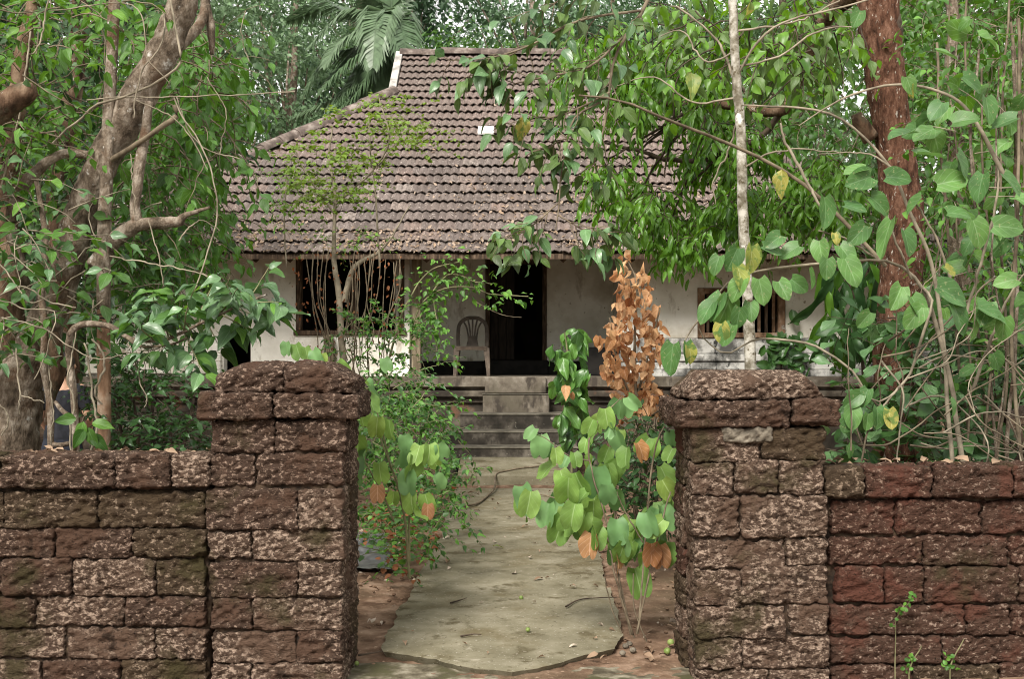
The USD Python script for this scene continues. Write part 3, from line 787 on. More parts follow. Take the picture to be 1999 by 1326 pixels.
dx0, dx1 = X(437, WF), X(490, WF)
wall(-6.0, dx0, WF, WF + 0.22, VF, TOPW)
wall(dx0, dx1, WF, WF + 0.22, Z(655, WF), TOPW)
wall(dx1, ox0, WF, WF + 0.22, VF, TOPW)
wall(ox0, ox1, WF, WF + 0.22, VF, oz0)
wall(ox1, wl_x1, WF, WF + 0.22, VF, TOPW)
WD = 18.95                                # back wall of the veranda
wall(wl_x1 - 0.22, wl_x1, WF + 0.22, WD + 0.2, VF, TOPW)
ddx0, ddx1 = X(948, WD), X(1068, WD)
dz1 = 3.30
sill_top = Z(705, WD)
wall(wl_x1, ddx0, WD, WD + 0.2, VF, TOPW + 0.5)
wall(ddx1, X(1216, WF), WD, WD + 0.2, VF, TOPW + 0.5)
wall(ddx0, ddx1, WD, WD + 0.2, dz1, TOPW + 0.5)
rx0, rx1 = X(1216, WF), 6.0
wx0, wx1, wz0, wz1 = X(1362, WF), X(1533, WF), Z(660, WF), Z(562, WF)
wall(rx0, rx0 + 0.22, WF + 0.22, WD + 0.2, VF, TOPW)
wall(rx0, wx0, WF, WF + 0.22, Z(660, WF), TOPW)
wall(wx1, rx1, WF, WF + 0.22, Z(660, WF), TOPW)
wall(wx0, wx1, WF, WF + 0.22, wz1, TOPW)
# stained base of the right-hand room with its mouldings
for k, (t, u, out) in enumerate([(660, 691, 0.0), (691, 706, 0.045), (706, 722, 0.02), (722, 736, 0.07)]):
    part(hs, "wall_base" if k == 0 else "moulding", box(rx0 - 0.004 - out, rx1 + 0.003, WF - out - 0.004, WF + 0.218, Z(u, WF), Z(t, WF) - 0.003, 0.012), M["whitewash_stained"])
for k, (t, u, out) in enumerate([(672, 690, 0.03), (690, 706, 0.05), (706, 730, 0.07)]):
    part(hs, "moulding", box(-6.0, dx0 - 0.03, WF - out, WF - 0.002, Z(u, WF), Z(t, WF) - 0.004, 0.012), M["whitewash"])
# sides, back and partition walls keep the rooms dark
part(hs, "wall", box(-6.0, -5.78, WF + 0.22, BACK, 0.2, TOPW), M["whitewash"])
part(hs, "wall", box(5.78, 6.0, WF + 0.22, BACK, 0.2, TOPW), M["whitewash"])
part(hs, "wall", box(-6.0, 6.0, BACK, BACK + 0.2, 0.2, TOPW), M["whitewash"])
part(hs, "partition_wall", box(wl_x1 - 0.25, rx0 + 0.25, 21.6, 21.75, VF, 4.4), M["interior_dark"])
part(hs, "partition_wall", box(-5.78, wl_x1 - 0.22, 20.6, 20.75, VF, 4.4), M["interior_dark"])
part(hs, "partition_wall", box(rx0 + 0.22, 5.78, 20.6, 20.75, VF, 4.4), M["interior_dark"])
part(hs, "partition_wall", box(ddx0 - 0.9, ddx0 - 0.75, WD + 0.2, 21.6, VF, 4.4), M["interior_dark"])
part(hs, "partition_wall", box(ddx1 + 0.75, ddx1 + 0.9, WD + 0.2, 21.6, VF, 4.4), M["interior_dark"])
part(hs, "ceiling", box(-5.78, wl_x1 - 0.221, WF + 0.22, BACK, 3.45, 3.5), M["old_wood"])
part(hs, "ceiling", box(rx0 + 0.221, 5.78, WF + 0.22, BACK, 3.45, 3.5), M["old_wood"])
part(hs, "ceiling", box(wl_x1 - 0.2, rx0 + 0.2, WD + 0.2, BACK, 3.7, 3.75), M["old_wood"])
# plinth: floor slab, recessed band, roll, dark base
part(hs, "veranda_floor", box(-6.15, 6.15, PF, BACK, Z(757, PF), VF, 0.015), M["cement_grey"])
part(hs, "moulding", box(-6.05, 6.05, PF + 0.09, BACK, Z(763, PF), Z(757, PF) - 0.002), M["plinth_dark"])
part(hs, "moulding", box(-6.12, 6.12, PF + 0.03, BACK, Z(777, PF), Z(763, PF) - 0.002, 0.02), M["plinth_dark"])
part(hs, "moulding", box(-6.07, 6.07, PF + 0.10, BACK, Z(788, PF), Z(777, PF) - 0.002, 0.01), M["plinth_dark"])
part(hs, "plinth", box(-6.0, 6.0, PF + 0.14, BACK, 0.0, Z(788, PF) - 0.002), M["plinth_dark"])
# black oxide skirting along the veranda's back wall, with the door sill, and the dark bench
part(hs, "skirting", box(wl_x1 + 0.002, X(1212, WF), WD - 0.05, WD - 0.002, VF, sill_top, 0.01), M["black_oxide"])
part(hs, "door_sill", box(ddx0 - 0.02, ddx1 + 0.02, WD - 0.10, WD + 0.25, VF, sill_top + 0.012, 0.01), M["black_oxide"])
part(hs, "bench", box(X(1139, 18.2), rx0 - 0.003, 17.75, WD - 0.052, VF, Z(678, 17.9), 0.015), M["black_oxide"])
# door frame, one leaf ajar
for a, b in ((ddx0, ddx0 + 0.07), (ddx1 - 0.07, ddx1)):
    part(hs, "door_frame", box(a, b, WD - 0.03, WD + 0.21, sill_top, dz1, 0.006), M["old_wood"])
part(hs, "door_frame", box(ddx0, ddx1, WD - 0.028, WD + 0.208, dz1 - 0.08, dz1 - 0.002, 0.006), M["old_wood"])
for k in range(3):
    part(hs, "door_plank", box(ddx0 + 0.075 + 0.125 * k, ddx0 + 0.197 + 0.125 * k, WD + 0.10 + 0.012 * (k % 2), WD + 0.14 + 0.012 * (k % 2), sill_top + 0.02, dz1 - 0.09, 0.006), M["door_wood"])
part(hs, "door_rail", box(ddx0 + 0.08, ddx0 + 0.44, WD + 0.08, WD + 0.099, sill_top + 0.7, sill_top + 0.8, 0.005), M["door_wood"])
# posts and eave timbers
pp = P(822, 735, 17.2)
part(hs, "veranda_post", box(X(805, 17.2), X(823, 17.2), 17.12, 17.12 + 0.15, VF, 3.5, 0.012), M["post_wood"])
part(hs, "veranda_post", box(X(633, 17.2), X(651, 17.2), 17.14, 17.27, VF, Z(654, 17.2), 0.012), M["post_wood"])
part(hs, "window_sill", box(ox0 - 0.03, ox1 + 0.03, WF - 0.04, WF + 0.2, oz0 + 0.002, oz0 + 0.07, 0.008), M["old_wood"])
for a, b in ((ox0, ox0 + 0.08), (ox1 - 0.08, ox1)):
    part(hs, "window_frame", box(a, b, WF - 0.01, WF + 0.12, oz0 + 0.072, TOPW - 0.3, 0.006), M["old_wood"])
part(hs, "window_mullion", box(X(690, WF) - 0.04, X(690, WF) + 0.04, WF + 0.02, WF + 0.10, oz0 + 0.072, TOPW - 0.3, 0.006), M["old_wood"])
part(hs, "eave_beam", box(-6.1, 6.1, 17.10, 17.24, 3.42, 3.54, 0.01), M["old_wood"])
part(hs, "eave_beam", box(X(1000, 16.9), X(1215, 16.9), 16.86, 16.96, 3.185, 3.245, 0.01), M["post_wood"])
# barred window of the right-hand room
wn = part(hs, "window_frame", join([box(wx0, wx0 + 0.10, WF - 0.03, WF + 0.12, wz0, wz1, 0.008), box(wx1 - 0.10, wx1, WF - 0.03, WF + 0.12, wz0, wz1, 0.008),
                                    box(wx0 + 0.1, wx1 - 0.1, WF - 0.028, WF + 0.118, wz1 - 0.085, wz1 - 0.002, 0.008), box(wx0 + 0.1, wx1 - 0.1, WF - 0.028, WF + 0.118, wz0 + 0.002, wz0 + 0.075, 0.008)]), M["bark_orange"])
nb = 10
for k in range(nb):
    xb = wx0 + 0.1 + (k + 0.5) * (wx1 - wx0 - 0.2) / nb
    part(wn, "window_bar", box(xb - 0.022, xb + 0.022, WF + 0.03, WF + 0.07, wz0 + 0.077, wz1 - 0.087, 0.006), M["bark_orange" if k in (6, 7, 9) else "old_wood"])

# ---- roof
def roof_pt(x, s, n=0.0, side=0):
    """Front slope: s metres up the slope from the eave, n metres out of it."""
    return np.stack(np.broadcast_arrays(x, ROOF_E + s * math.cos(PITCH) - n * math.sin(PITCH), ROOF_Z + s * math.sin(PITCH) + n * math.cos(PITCH)), -1)


zr, zg, yb = ROOF_Z + TR * T_P, ROOF_Z + TG * T_P, ROOF_E + 2 * TR
E0, E1, E2, E3 = [(-XE, ROOF_E, ROOF_Z), (XE, ROOF_E, ROOF_Z), (XE, yb, ROOF_Z), (-XE, yb, ROOF_Z)]
G0, G1, G2, G3 = [(-XR, ROOF_E + TG, zg), (XR, ROOF_E + TG, zg), (XR, yb - TG, zg), (-XR, yb - TG, zg)]
R0, R1 = (-XR, ROOF_E + TR, zr), (XR, ROOF_E + TR, zr)
dv = np.array([E0, E1, E2, E3, G0, G1, G2, G3, R0, R1], float)
df = np.array([[0, 1, 5], [0, 5, 4], [4, 5, 9], [4, 9, 8], [2, 3, 7], [2, 7, 6], [6, 7, 8], [6, 8, 9], [3, 0, 4], [3, 4, 7], [1, 2, 6], [1, 6, 5], [7, 4, 8], [5, 6, 9]])
dv2 = dv - [0, 0, 0.06]
ring = [0, 1, 2, 3]
rim = np.array([[a, a + 10, b + 10] for a, b in zip(ring, ring[1:] + ring[:1])] + [[a, b + 10, b] for a, b in zip(ring, ring[1:] + ring[:1])])
roof = part(hs, "roof", (np.vstack([dv, dv2]), np.vstack([df, df[:, ::-1] + 10, rim])), M["old_wood"])
for k in range(28):
    xr = -6.2 + k * 12.4 / 27
    a, b = roof_pt(xr, 0.06, -0.12), roof_pt(xr, 1.6, -0.12)
    part(roof, "rafter", tubes(np.stack([a, b]), np.array([0.045, 0.045]), 4), M["old_wood"])


def tile_mesh(r):
    nc, ns = 9, 2
    u = np.linspace(0, 1, nc)
    prof = 0.015 * np.cos(4 * np.pi * (u - 0.12)) + 0.006 * np.cos(8 * np.pi * (u - 0.05))
    s = np.array([0.0, 1.0])
    Lt = TL + 0.055
    top = np.array([[(uu - 0.5) * (TW + 0.006), ss * Lt, (1 - ss) * 0.047 + 0.016 + pr_] for ss in s for uu, pr_ in zip(u, prof)])
    low = top[:nc] - [0, 0, 0.013]
    v = np.vstack([top, low])
    f = []
    for j in range(nc - 1):
        f += [[j, j + 1, nc + j + 1], [j, nc + j + 1, nc + j], [2 * nc + j, 2 * nc + j + 1, j + 1], [2 * nc + j, j + 1, j]]
    return v, np.array(f)


tr = rng_of(77)
tv, tf = tile_mesh(tr)
tiles = []
rows_n = int(TR / math.cos(PITCH) / TL) + 1
for i in range(rows_n):
    t_mid = (i + 0.4) * TL * math.cos(PITCH)
    half = (XE - t_mid) if t_mid < TG else XR
    shift = tr.uniform(-0.03, 0.03)
    nx = int(2 * XE / TW) + 2
    for j in range(nx):
        x = -XE + (j + 0.5) * TW + shift
        if abs(x) > half - 0.06 or i * TL > TR / math.cos(PITCH) - 0.16:
            continue
        tiles.append((i, x))
shown = sorted(tiles, key=lambda q: (q[0] + (0 if -3.9 < q[1] < 1.2 else 7), q[1]))[:300]
shown = set(shown)
rest = []
white_ix = None
wp = (X(946, 19.5), 0)
best, bd = None, 9
for q in tiles:
    s = q[0] * TL + TL * 0.4
    c = roof_pt(q[1], s)
    px_, py_ = HX + c[0] / c[1] * FPX, HY - (c[2] - EYE) / c[1] * FPX
    dd = math.hypot(px_ - 946, py_ - 257)
    if dd < bd or best is None:
        best, bd = q, dd
for q in tiles:
    i, x = q
    a, tw = tr.normal(0, 0.016), tr.normal(0, 0.02)
    loc = tv * [1, 1, 1] @ np.array([[math.cos(a), math.sin(a), 0], [-math.sin(a), math.cos(a), 0], [0, 0, 1]])
    s = i * TL + tr.normal(0, 0.008)
    v = roof_pt(x + loc[:, 0] + tr.normal(0, 0.003), s + loc[:, 1], loc[:, 2] + tw * loc[:, 0] + tr.normal(0, 0.003))
    if q == best:
        gx_, gs_ = np.meshgrid([-0.125, 0.125], [-0.01, TL + 0.01], indexing="ij")
        t0 = roof_pt(x + gx_.ravel(), i * TL + gs_.ravel(), 0.075 - 0.03 * gs_.ravel() / TL)
        m_ = trimesh.convex.convex_hull(np.vstack([t0, t0 - [0, -0.012, 0.03]]))
        part(roof, "glass_tile", (np.array(m_.vertices), np.array(m_.faces)), M["white_tile"], label="white tile standing out among the brown ones")
    elif q in shown:
        part(roof, "clay_tile", (v, tf), M["tile"], 40)
    else:
        rest.append((v, tf))
part(roof, "clay_tiles_beyond", join(rest), M["tile"], 40, kind="stuff")


def ridge_run(a, b, n, r, mat):
    a, b = np.array(a, float), np.array(b, float)
    ax = unit(b - a)
    sd = unit(np.cross(ax, [0, 0, 1]))
    up = np.cross(sd, ax)
    L = np.linalg.norm(b - a) / n
    for k in range(n):
        c0, c1 = a + ax * (k * L - 0.02), a + ax * ((k + 1) * L + 0.02)
        rr = r * tr.uniform(0.95, 1.05)
        th = np.linspace(-0.15, math.pi + 0.15, 9)
        off = tr.normal(0, 0.008, 3)
        ring_ = lambda c, q: np.array([c + sd * math.cos(t) * q * 1.15 + up * (math.sin(t) * q - 0.02) for t in th]) + off
        o0, o1, i0, i1 = ring_(c0, rr * 1.06), ring_(c1, rr * 0.94), ring_(c0, rr * 1.06 - 0.02), ring_(c1, rr * 0.94 - 0.02)
        v = np.vstack([o0, o1, i0, i1])
        f = []
        for j in range(8):
            f += [[j, 9 + j, 10 + j], [j, 10 + j, j + 1], [18 + j, 28 + j, 27 + j], [18 + j, 19 + j, 28 + j], [j, j + 1, 19 + j], [j, 19 + j, 18 + j], [9 + j, 28 + j, 10 + j], [9 + j, 27 + j, 28 + j]]
        part(roof, "ridge_tile", (v, np.array(f)), M[mat], 40)


lift = np.array([0, 0, 0.05])
ridge_run(np.array(R0) + lift, np.array(R1) + lift, 11, 0.115, "ridge_cement")
ridge_run(np.array(E0) + lift, np.array(G0) + lift, 19, 0.105, "ridge_cement")
ridge_run(np.array(E1) + lift, np.array(G1) + lift, 19, 0.105, "ridge_cement")
for sx in (-1, 1):
    a, b = np.array([sx * (XR + 0.03), ROOF_E + TG, zg + 0.02]), np.array([sx * (XR + 0.03), ROOF_E + TR, zr + 0.04])
    c = (a + b) / 2
    n_ = np.array([0, -math.sin(PITCH), math.cos(PITCH)]) * 0.06
    w = np.array([0.06, 0, 0])
    q = np.array([a - w - n_, a + w - n_, a + w + n_, a - w + n_, b - w - n_, b + w - n_, b + w + n_, b - w + n_])
    m = trimesh.convex.convex_hull(q)
    part(roof, "verge", (np.array(m.vertices), np.array(m.faces)), M["verge_white"])

# fallen leaves caught on the tiles, thickest by the eave
lr = rng_of(5)
n = 2300
s = np.abs(lr.normal(0, 1.5, n)) * (0.35 + 0.65 * lr.random(n))
x = lr.uniform(-5.0, 5.0, n)
k = noise(np.c_[x * 0.9, s * 0.8, np.zeros(n)], 4) + 0.25 * (s < 0.6)
ok = (k > 0.40) & (s < 5.2)
s, x = s[ok], x[ok]
pos = roof_pt(x, s, 0.055)
d = roof_pt(lr.normal(size=len(s)), lr.normal(size=len(s)) * 1.4, 0) - roof_pt(0, 0, 0)
nr = np.array([0, -math.sin(PITCH), math.cos(PITCH)]) + 0.35 * lr.normal(size=(len(s), 3))
put_l = (pos, d, nr, lr.uniform(0.03, 0.09, len(s)))
lp = thing("fallen_leaves", "pale dry leaves scattered over the lower rows of the roof tiles", "fallen leaves", (0, ROOF_E, ROOF_Z), kind="stuff")
foliage(lp, leafset("ovate", 4, 4, 3, (0.3, 0.9), (-0.5, 0.6), seed=31), put_l, [M["litter_pale"], M["litter"]], lr, name="dry_leaf")

# ---------------------------------------------------------------- steps up to the veranda
st = thing("entrance_steps", "weathered grey cement steps climbing to the veranda", "steps", (0, 16, 0.3))


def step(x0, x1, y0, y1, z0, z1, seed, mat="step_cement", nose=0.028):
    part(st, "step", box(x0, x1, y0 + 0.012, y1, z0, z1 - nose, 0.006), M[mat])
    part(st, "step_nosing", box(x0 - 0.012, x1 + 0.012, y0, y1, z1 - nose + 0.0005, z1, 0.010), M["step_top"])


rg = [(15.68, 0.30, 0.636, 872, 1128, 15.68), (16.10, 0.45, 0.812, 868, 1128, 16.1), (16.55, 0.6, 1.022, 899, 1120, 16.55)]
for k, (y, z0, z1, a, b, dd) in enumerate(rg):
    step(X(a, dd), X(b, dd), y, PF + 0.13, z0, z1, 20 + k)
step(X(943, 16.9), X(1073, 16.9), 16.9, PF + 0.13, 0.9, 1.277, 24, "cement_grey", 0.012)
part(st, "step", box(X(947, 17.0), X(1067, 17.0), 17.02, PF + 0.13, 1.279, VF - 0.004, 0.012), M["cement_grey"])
# sloping landing slab at their foot
a, b = X(893, 14.6), X(1108, 14.6)
pts = np.array([[xx, yy, zz] for xx in (a, b) for yy, zz in ((14.6, 0.10), (14.6, 0.372), (15.675, 0.508), (15.675, 0.10))])
m = trimesh.convex.convex_hull(pts)
part(st, "landing_slab", (np.array(m.vertices), np.array(m.faces)), M["path_cement"])
part(st, "side_wall", box(X(868, 15.2), X(891, 15.2), 14.75, 15.67, 0.1, 0.53, 0.02), M["plinth_dark"])

# ---------------------------------------------------------------- the plastic chair
CD = 17.45
ch = thing("plastic_chair", "faded brown plastic chair standing on the veranda left of the doorway", "chair", P(922, 735, CD) * [1, 1, 0] + [0, 0, VF])
cx, cy, cz = X(921, CD), CD + 0.22, VF
CM = M["chair_plastic"]


def ribbon(path, wdt, thk):
    path = np.asarray(path, float)
    t = unit(np.gradient(path, axis=0))
    side = unit(np.cross(t, [0, 1.0, 0.12]))
    nn = unit(np.cross(side, t))
    w = np.broadcast_to(wdt, (len(path),))[:, None]
    h = np.broadcast_to(thk, (len(path),))[:, None]
    ring_ = [path - side * w - nn * h, path + side * w - nn * h, path + side * w + nn * h, path - side * w + nn * h]
    v = np.stack(ring_, 1).reshape(-1, 3)
    f = []
    for i in range(len(path) - 1):
        for j in range(4):
            a_, b_ = i * 4 + j, i * 4 + (j + 1) % 4
            f += [[a_, b_, b_ + 4], [a_, b_ + 4, a_ + 4]]
    e = (len(path) - 1) * 4
    f += [[0, 2, 1], [0, 3, 2], [e, e + 1, e + 2], [e, e + 2, e + 3]]
    return v, np.array(f)


hw = 0.205
arch = resample([(cx - hw + 0.0, cy + 0.18, cz + 0.40), (cx - hw - 0.005, cy + 0.22, cz + 0.62), (cx - hw + 0.02, cy + 0.255, cz + 0.76), (cx - 0.09, cy + 0.275, cz + 0.835), (cx, cy + 0.28, cz + 0.845),
                 (cx + 0.09, cy + 0.275, cz + 0.835), (cx + hw - 0.02, cy + 0.255, cz + 0.76), (cx + hw + 0.005, cy + 0.22, cz + 0.62), (cx + hw, cy + 0.18, cz + 0.40)], 36)
part(ch, "back_frame", ribbon(arch, 0.027, 0.011), CM, 40)
for k in range(5):
    u = (k - 2) / 2
    sl = resample([(cx + u * 0.055, cy + 0.195, cz + 0.44), (cx + u * 0.060, cy + 0.225, cz + 0.56), (cx + u * 0.085, cy + 0.255, cz + 0.70), (cx + u * 0.135, cy + 0.274, cz + 0.825 - 0.03 * u * u)], 12)
    part(ch, "back_slat", ribbon(sl, 0.013, 0.006), CM, 40)
part(ch, "back_panel", ribbon(resample([(cx, cy + 0.175, cz + 0.41), (cx, cy + 0.205, cz + 0.50), (cx, cy + 0.228, cz + 0.58)], 6), [0.095, 0.085, 0.08, 0.072, 0.066, 0.06], 0.006), CM, 40)
seat_h = m3.Manifold.batch_hull([m3.Manifold.cylinder(0.016, 0.035, 0.035, 16).translate((cx + sx * (hw - 0.01), cy + sy, cz + 0.40 + (0.012 if sy < 0 else 0))) for sx in (-1, 1) for sy in (-0.21, 0.17)])
part(ch, "seat", seat_h, CM, 40)
for sx in (-1, 1):
    part(ch, "seat_rim", ribbon(resample([(cx + sx * (hw + 0.015), cy - 0.24, cz + 0.395), (cx + sx * (hw + 0.02), cy, cz + 0.40), (cx + sx * (hw + 0.012), cy + 0.19, cz + 0.41)], 8), 0.012, 0.022), CM, 40)
part(ch, "seat_rim", ribbon(resample([(cx - hw - 0.01, cy - 0.245, cz + 0.392), (cx, cy - 0.262, cz + 0.40), (cx + hw + 0.01, cy - 0.245, cz + 0.392)], 9), 0.024, 0.012), CM, 40)
for sx in (-1, 1):
    for y0, y1 in ((-0.23, -0.25), (0.17, 0.25)):
        part(ch, "leg", ribbon(resample([(cx + sx * (hw + 0.004), cy + y0, cz + 0.40), (cx + sx * (hw + 0.022), cy + (y0 + y1) / 2, cz + 0.2), (cx + sx * (hw + 0.035), cy + y1, cz + 0.0)], 6), [0.042, 0.038, 0.034, 0.030, 0.026, 0.022], [0.014, 0.014, 0.013, 0.012, 0.011, 0.010]), CM, 40)

# ---------------------------------------------------------------- forest behind the house
def crown_leaves(rng, H, R, n_cl, per, size, base=0.35):
    """Leaf clumps through an uneven crown volume, for a tree standing at the origin."""
    c = unit(rng.normal(size=(n_cl, 3))) * rng.uniform(0.45, 1.0, (n_cl, 1)) ** 0.7
    c = c * [R, R, H * (1 - base) / 2] + [0, 0, H * (1 + base) / 2]
    c += rng.normal(size=c.shape) * 0.25
    n = n_cl * per
    o = rng.normal(size=(n_cl, per, 3)) * rng.uniform(0.30, 0.62, (n_cl, 1, 1)) * [1, 1, 0.65]
    pos = (c[:, None] + o).reshape(-1, 3)
    out = unit(o.reshape(-1, 3) + 0.5 * unit(c - c.mean(0)).repeat(per, 0))
    d = unit(out * [1, 1, 0.3] + [0, 0, -0.45] + 0.5 * rng.normal(size=(n, 3)))
    nr = unit([0, 0, 1.0] + 0.55 * rng.normal(size=(n, 3)) + 0.4 * out)
    return (pos, d, nr, size * rng.uniform(0.6, 1.2, n)), c


def forest_tree(name, label, H, R, seed, mat, bark, size, n_cl, per, loc, group):
    r = rng_of(seed)
    t = thing(name, label, "tree", (0, 0, 0), group)
    L, c = crown_leaves(r, H, R, n_cl, per, size)
    k = 10
    pth = np.stack([np.linspace(0, r.uniform(-0.8, 0.8), k) + r.normal(0, 0.05, k), np.linspace(0, r.uniform(-0.8, 0.8), k), np.linspace(-0.3, H * 0.9, k)], 1)
    tr_ = [tubes(pth, np.linspace(0.2, 0.05, k) * (H / 12), 8)]
    for q in c[r.permutation(len(c))[:14]]:
        z0 = np.clip(q[2] * 0.62, 1.0, H * 0.8)
        a = np.array([np.interp(z0, pth[:, 2], pth[:, 0]), np.interp(z0, pth[:, 2], pth[:, 1]), z0])
        tr_.append(tubes(resample([a, (a + q) / 2 + r.normal(0, 0.25, 3) - [0, 0, 0.2], q], 7), np.linspace(0.075, 0.018, 7), 5))
    part(t, "trunk", join(tr_), M[bark], True)
    foliage(t, leafset("ovate", 3, 3, 3, seed=seed), L, M[mat], r, name="crown")
    return t


def place(path, loc, rot=0.0, sc=1.0):
    x = UsdGeom.Xformable(stage.GetPrimAtPath(path))
    x.ClearXformOpOrder()
    x.AddTranslateOp().Set(Gf.Vec3d(*map(float, loc)))
    x.AddRotateZOp().Set(float(rot))
    x.AddScaleOp().Set(Gf.Vec3f(sc, sc, sc))


def copy_of(path, label=None, group=None):
    src = stage.GetPrimAtPath(path)
    name = path.split("/")[-1]
    stem = name[:-4] if name[-3:].isdigit() else name
    new = new_path("/World", stem)
    p = UsdGeom.Xform.Define(stage, new).GetPrim()
    p.GetReferences().AddInternalReference(src.GetPath())
    p.SetInstanceable(True)
    was = src.GetCustomData()
    tag(p, label or was.get("label"), was.get("category"), group or was.get("group"))
    return new


GF = "forest trees behind and beside the house"
protos = [
    forest_tree("forest_tree", "tall dark forest tree with a dense rounded crown behind the house", 15, 3.6, 901, "leaf_far", "bark_grey", 0.21, 58, 150, None, GF),
    forest_tree("slender_forest_tree", "tall slender forest tree with loose clumps of leaves behind the house", 18, 2.8, 902, "leaf_far", "bark_grey", 0.26, 48, 170, None, "slender trees behind the house"),
    forest_tree("bright_forest_tree", "bright green leafy tree at the edge of the forest", 12, 3.2, 903, "leaf_far_bright", "bark_grey", 0.24, 52, 170, None, "bright trees at the forest edge"),
    forest_tree("understorey_bush", "bushy dark understorey growth at the foot of the forest", 4.2, 2.0, 904, "leaf_far", "twig_dark", 0.20, 34, 170, None, "bushes under the forest trees"),
]
spots = [(0, -6.0, 32, 0.85), (0, -8.2, 29.5, 0.8), (1, 1.0, 33, 0.8), (2, 0.2, 41, 1.05), (0, -5.0, 48, 1.1), (0, 3.2, 52, 1.15), (0, -11, 50, 1.15), (0, 9.0, 50, 1.1), (0, 2.6, 44, 1.0), (2, -2.8, 37, 0.95), (0, 0.2, 62, 1.25),   # proto, x, y, scale
    (0, -11.5, 33, 1.05), (0, -7.0, 36, 1.0), (1, -4.2, 39, 1.0), (1, -15.5, 38, 0.9), (2, -1.6, 45, 1.0), (0, 3.6, 37, 0.95), (0, 8.0, 34, 1.05), (2, 6.2, 40, 1.15),
    (1, 11.5, 37, 1.0), (0, 15.5, 36, 1.1), (2, 19.0, 40, 1.2), (0, -20.5, 42, 0.95), (0, 24.0, 44, 1.2), (0, -26.0, 46, 1.2),
    (2, 10.2, 27, 0.95), (0, 13.0, 24, 0.85), (2, 9.6, 20.5, 0.75), (1, 15.2, 30, 0.85), (2, 12.4, 18.5, 0.75), (0, 17.5, 22, 0.9),
    (0, -10.5, 25, 0.85), (1, -12.8, 28, 0.85), (0, -9.4, 20, 0.7), (0, -13.5, 21, 0.85), (2, -11.5, 17, 0.7), (0, -15.5, 25, 0.9), (0, -17.5, 31, 1.0), (0, 20, 30, 1.0),
    (0, 12.0, 53, 1.0), (0, -22.0, 57, 1.1), (0, 27.0, 57, 1.1),
]
for k, x in enumerate((-9.0, -7.6, -10.6, -12.2, -8.6, 7.5, 8.8, 10.2, 11.8, 13.5, -14.5, 8.2, 9.8, -9.8)):
    spots.append((3, x, (14.5, 17.5, 18.5, 15.5, 21.5, 15.5, 17.6, 14.6, 16.8, 19, 18, 20, 13.2, 12.8)[k], 0.8 + 0.05 * (k % 4)))
for k in range(15):
    spots.append((3, -24 + k * 3.4, 30.5 + (k * 5) % 7, 1.15 + 0.1 * (k % 3)))
seen = set()
fr = rng_of(61)
ORD = ["first", "second", "third", "fourth", "fifth", "sixth", "seventh", "eighth", "ninth", "tenth", "eleventh", "twelfth", "thirteenth", "fourteenth", "fifteenth", "sixteenth"]
WHAT = ["dark rounded forest tree", "slender forest tree", "bright green forest tree", "bushy dark understorey growth"]
zone = lambda q: (q[0], "left of the house" if q[1] < -7 and q[2] < 30 else "right of the house" if q[1] > 7 and q[2] < 30 else "just behind the house" if q[2] < 43 else "far behind the house")
for i, x, y, s in spots:
    if i not in seen:
        seen.add(i)
        w = protos[i]
    else:
        w = copy_of(protos[i])
    zn = zone((i, x, y))
    mates = sorted(q[1] / q[2] for q in spots if zone(q) == zn)
    k = mates.index(x / y)
    tag(stage.GetPrimAtPath(w), f"{WHAT[i]} {zn[1]}" + (f", {ORD[k]} such from the left" if len(mates) > 1 else ""))
    place(w, (x, y, 0.2), fr.uniform(0, 360), s)

# ---------------------------------------------------------------- coconut palm behind the left of the roof
PD = 25.5
pb = P(765, 70, PD)
palm = thing("coconut_palm", "coconut palm with drooping feathery fronds behind the left end of the roof ridge", "palm tree", (pb[0], PD, 0.25))
part(palm, "trunk", tubes(resample([(pb[0] + 0.5, PD + 0.3, 0.0), (pb[0] + 0.25, PD + 0.1, 4.0), (pb[0], PD, pb[2])], 14), np.linspace(0.17, 0.11, 14), 10), M["bark_grey"], True)


def frond(rows, name="frond", n=64, lmax=0.85, seed=0, hang=0.8, parent=palm):
    r = rng_of(seed)
    p = resample(np.array(rows, float), 26)
    t = unit(np.gradient(p, axis=0))
    V = [tubes(p, np.linspace(0.032, 0.006, 26), 5)]
    q = np.linspace(0.10, 0.995, n)
    idx = np.linspace(0, 1, 26)
    base = np.stack([np.interp(q, idx, p[:, k]) for k in range(3)], 1)
    tt = unit(np.stack([np.interp(q, idx, t[:, k]) for k in range(3)], 1))
    side = unit(np.cross(tt, [0, 0, 1.0]))
    upv = np.cross(side, tt)
    Ls = lmax * np.clip(np.sin(np.pi * (0.12 + 0.86 * q)) ** 0.6, 0.25, 1)
    for s in (-1, 1):
        d0 = unit(side * s + tt * 0.75 + upv * 0.18 + r.normal(0, 0.06, (n, 3)))
        d1 = unit(d0 * 0.6 + tt * 0.3 + np.array([0, 0, -hang]) + r.normal(0, 0.12, (n, 3)))
        a = base
        b = a + d0 * (Ls * 0.45)[:, None]
        c = b + d1 * (Ls * 0.55)[:, None]
        w = unit(np.cross(d0, upv)) * 0.034
        vv = np.stack([a - w * 0.6, a + w * 0.6, b - w, b + w, c], 1).reshape(-1, 3)
        ff = (np.array([[0, 1, 3], [0, 3, 2], [2, 3, 4]])[None] + (np.arange(n) * 5)[:, None, None]).reshape(-1, 3)
        V.append((vv, ff))
    part(parent, name, join(V), M["leaf_palm"], False)


def fpx(rows):
    return [P(a, b, c) for a, b, c in rows]


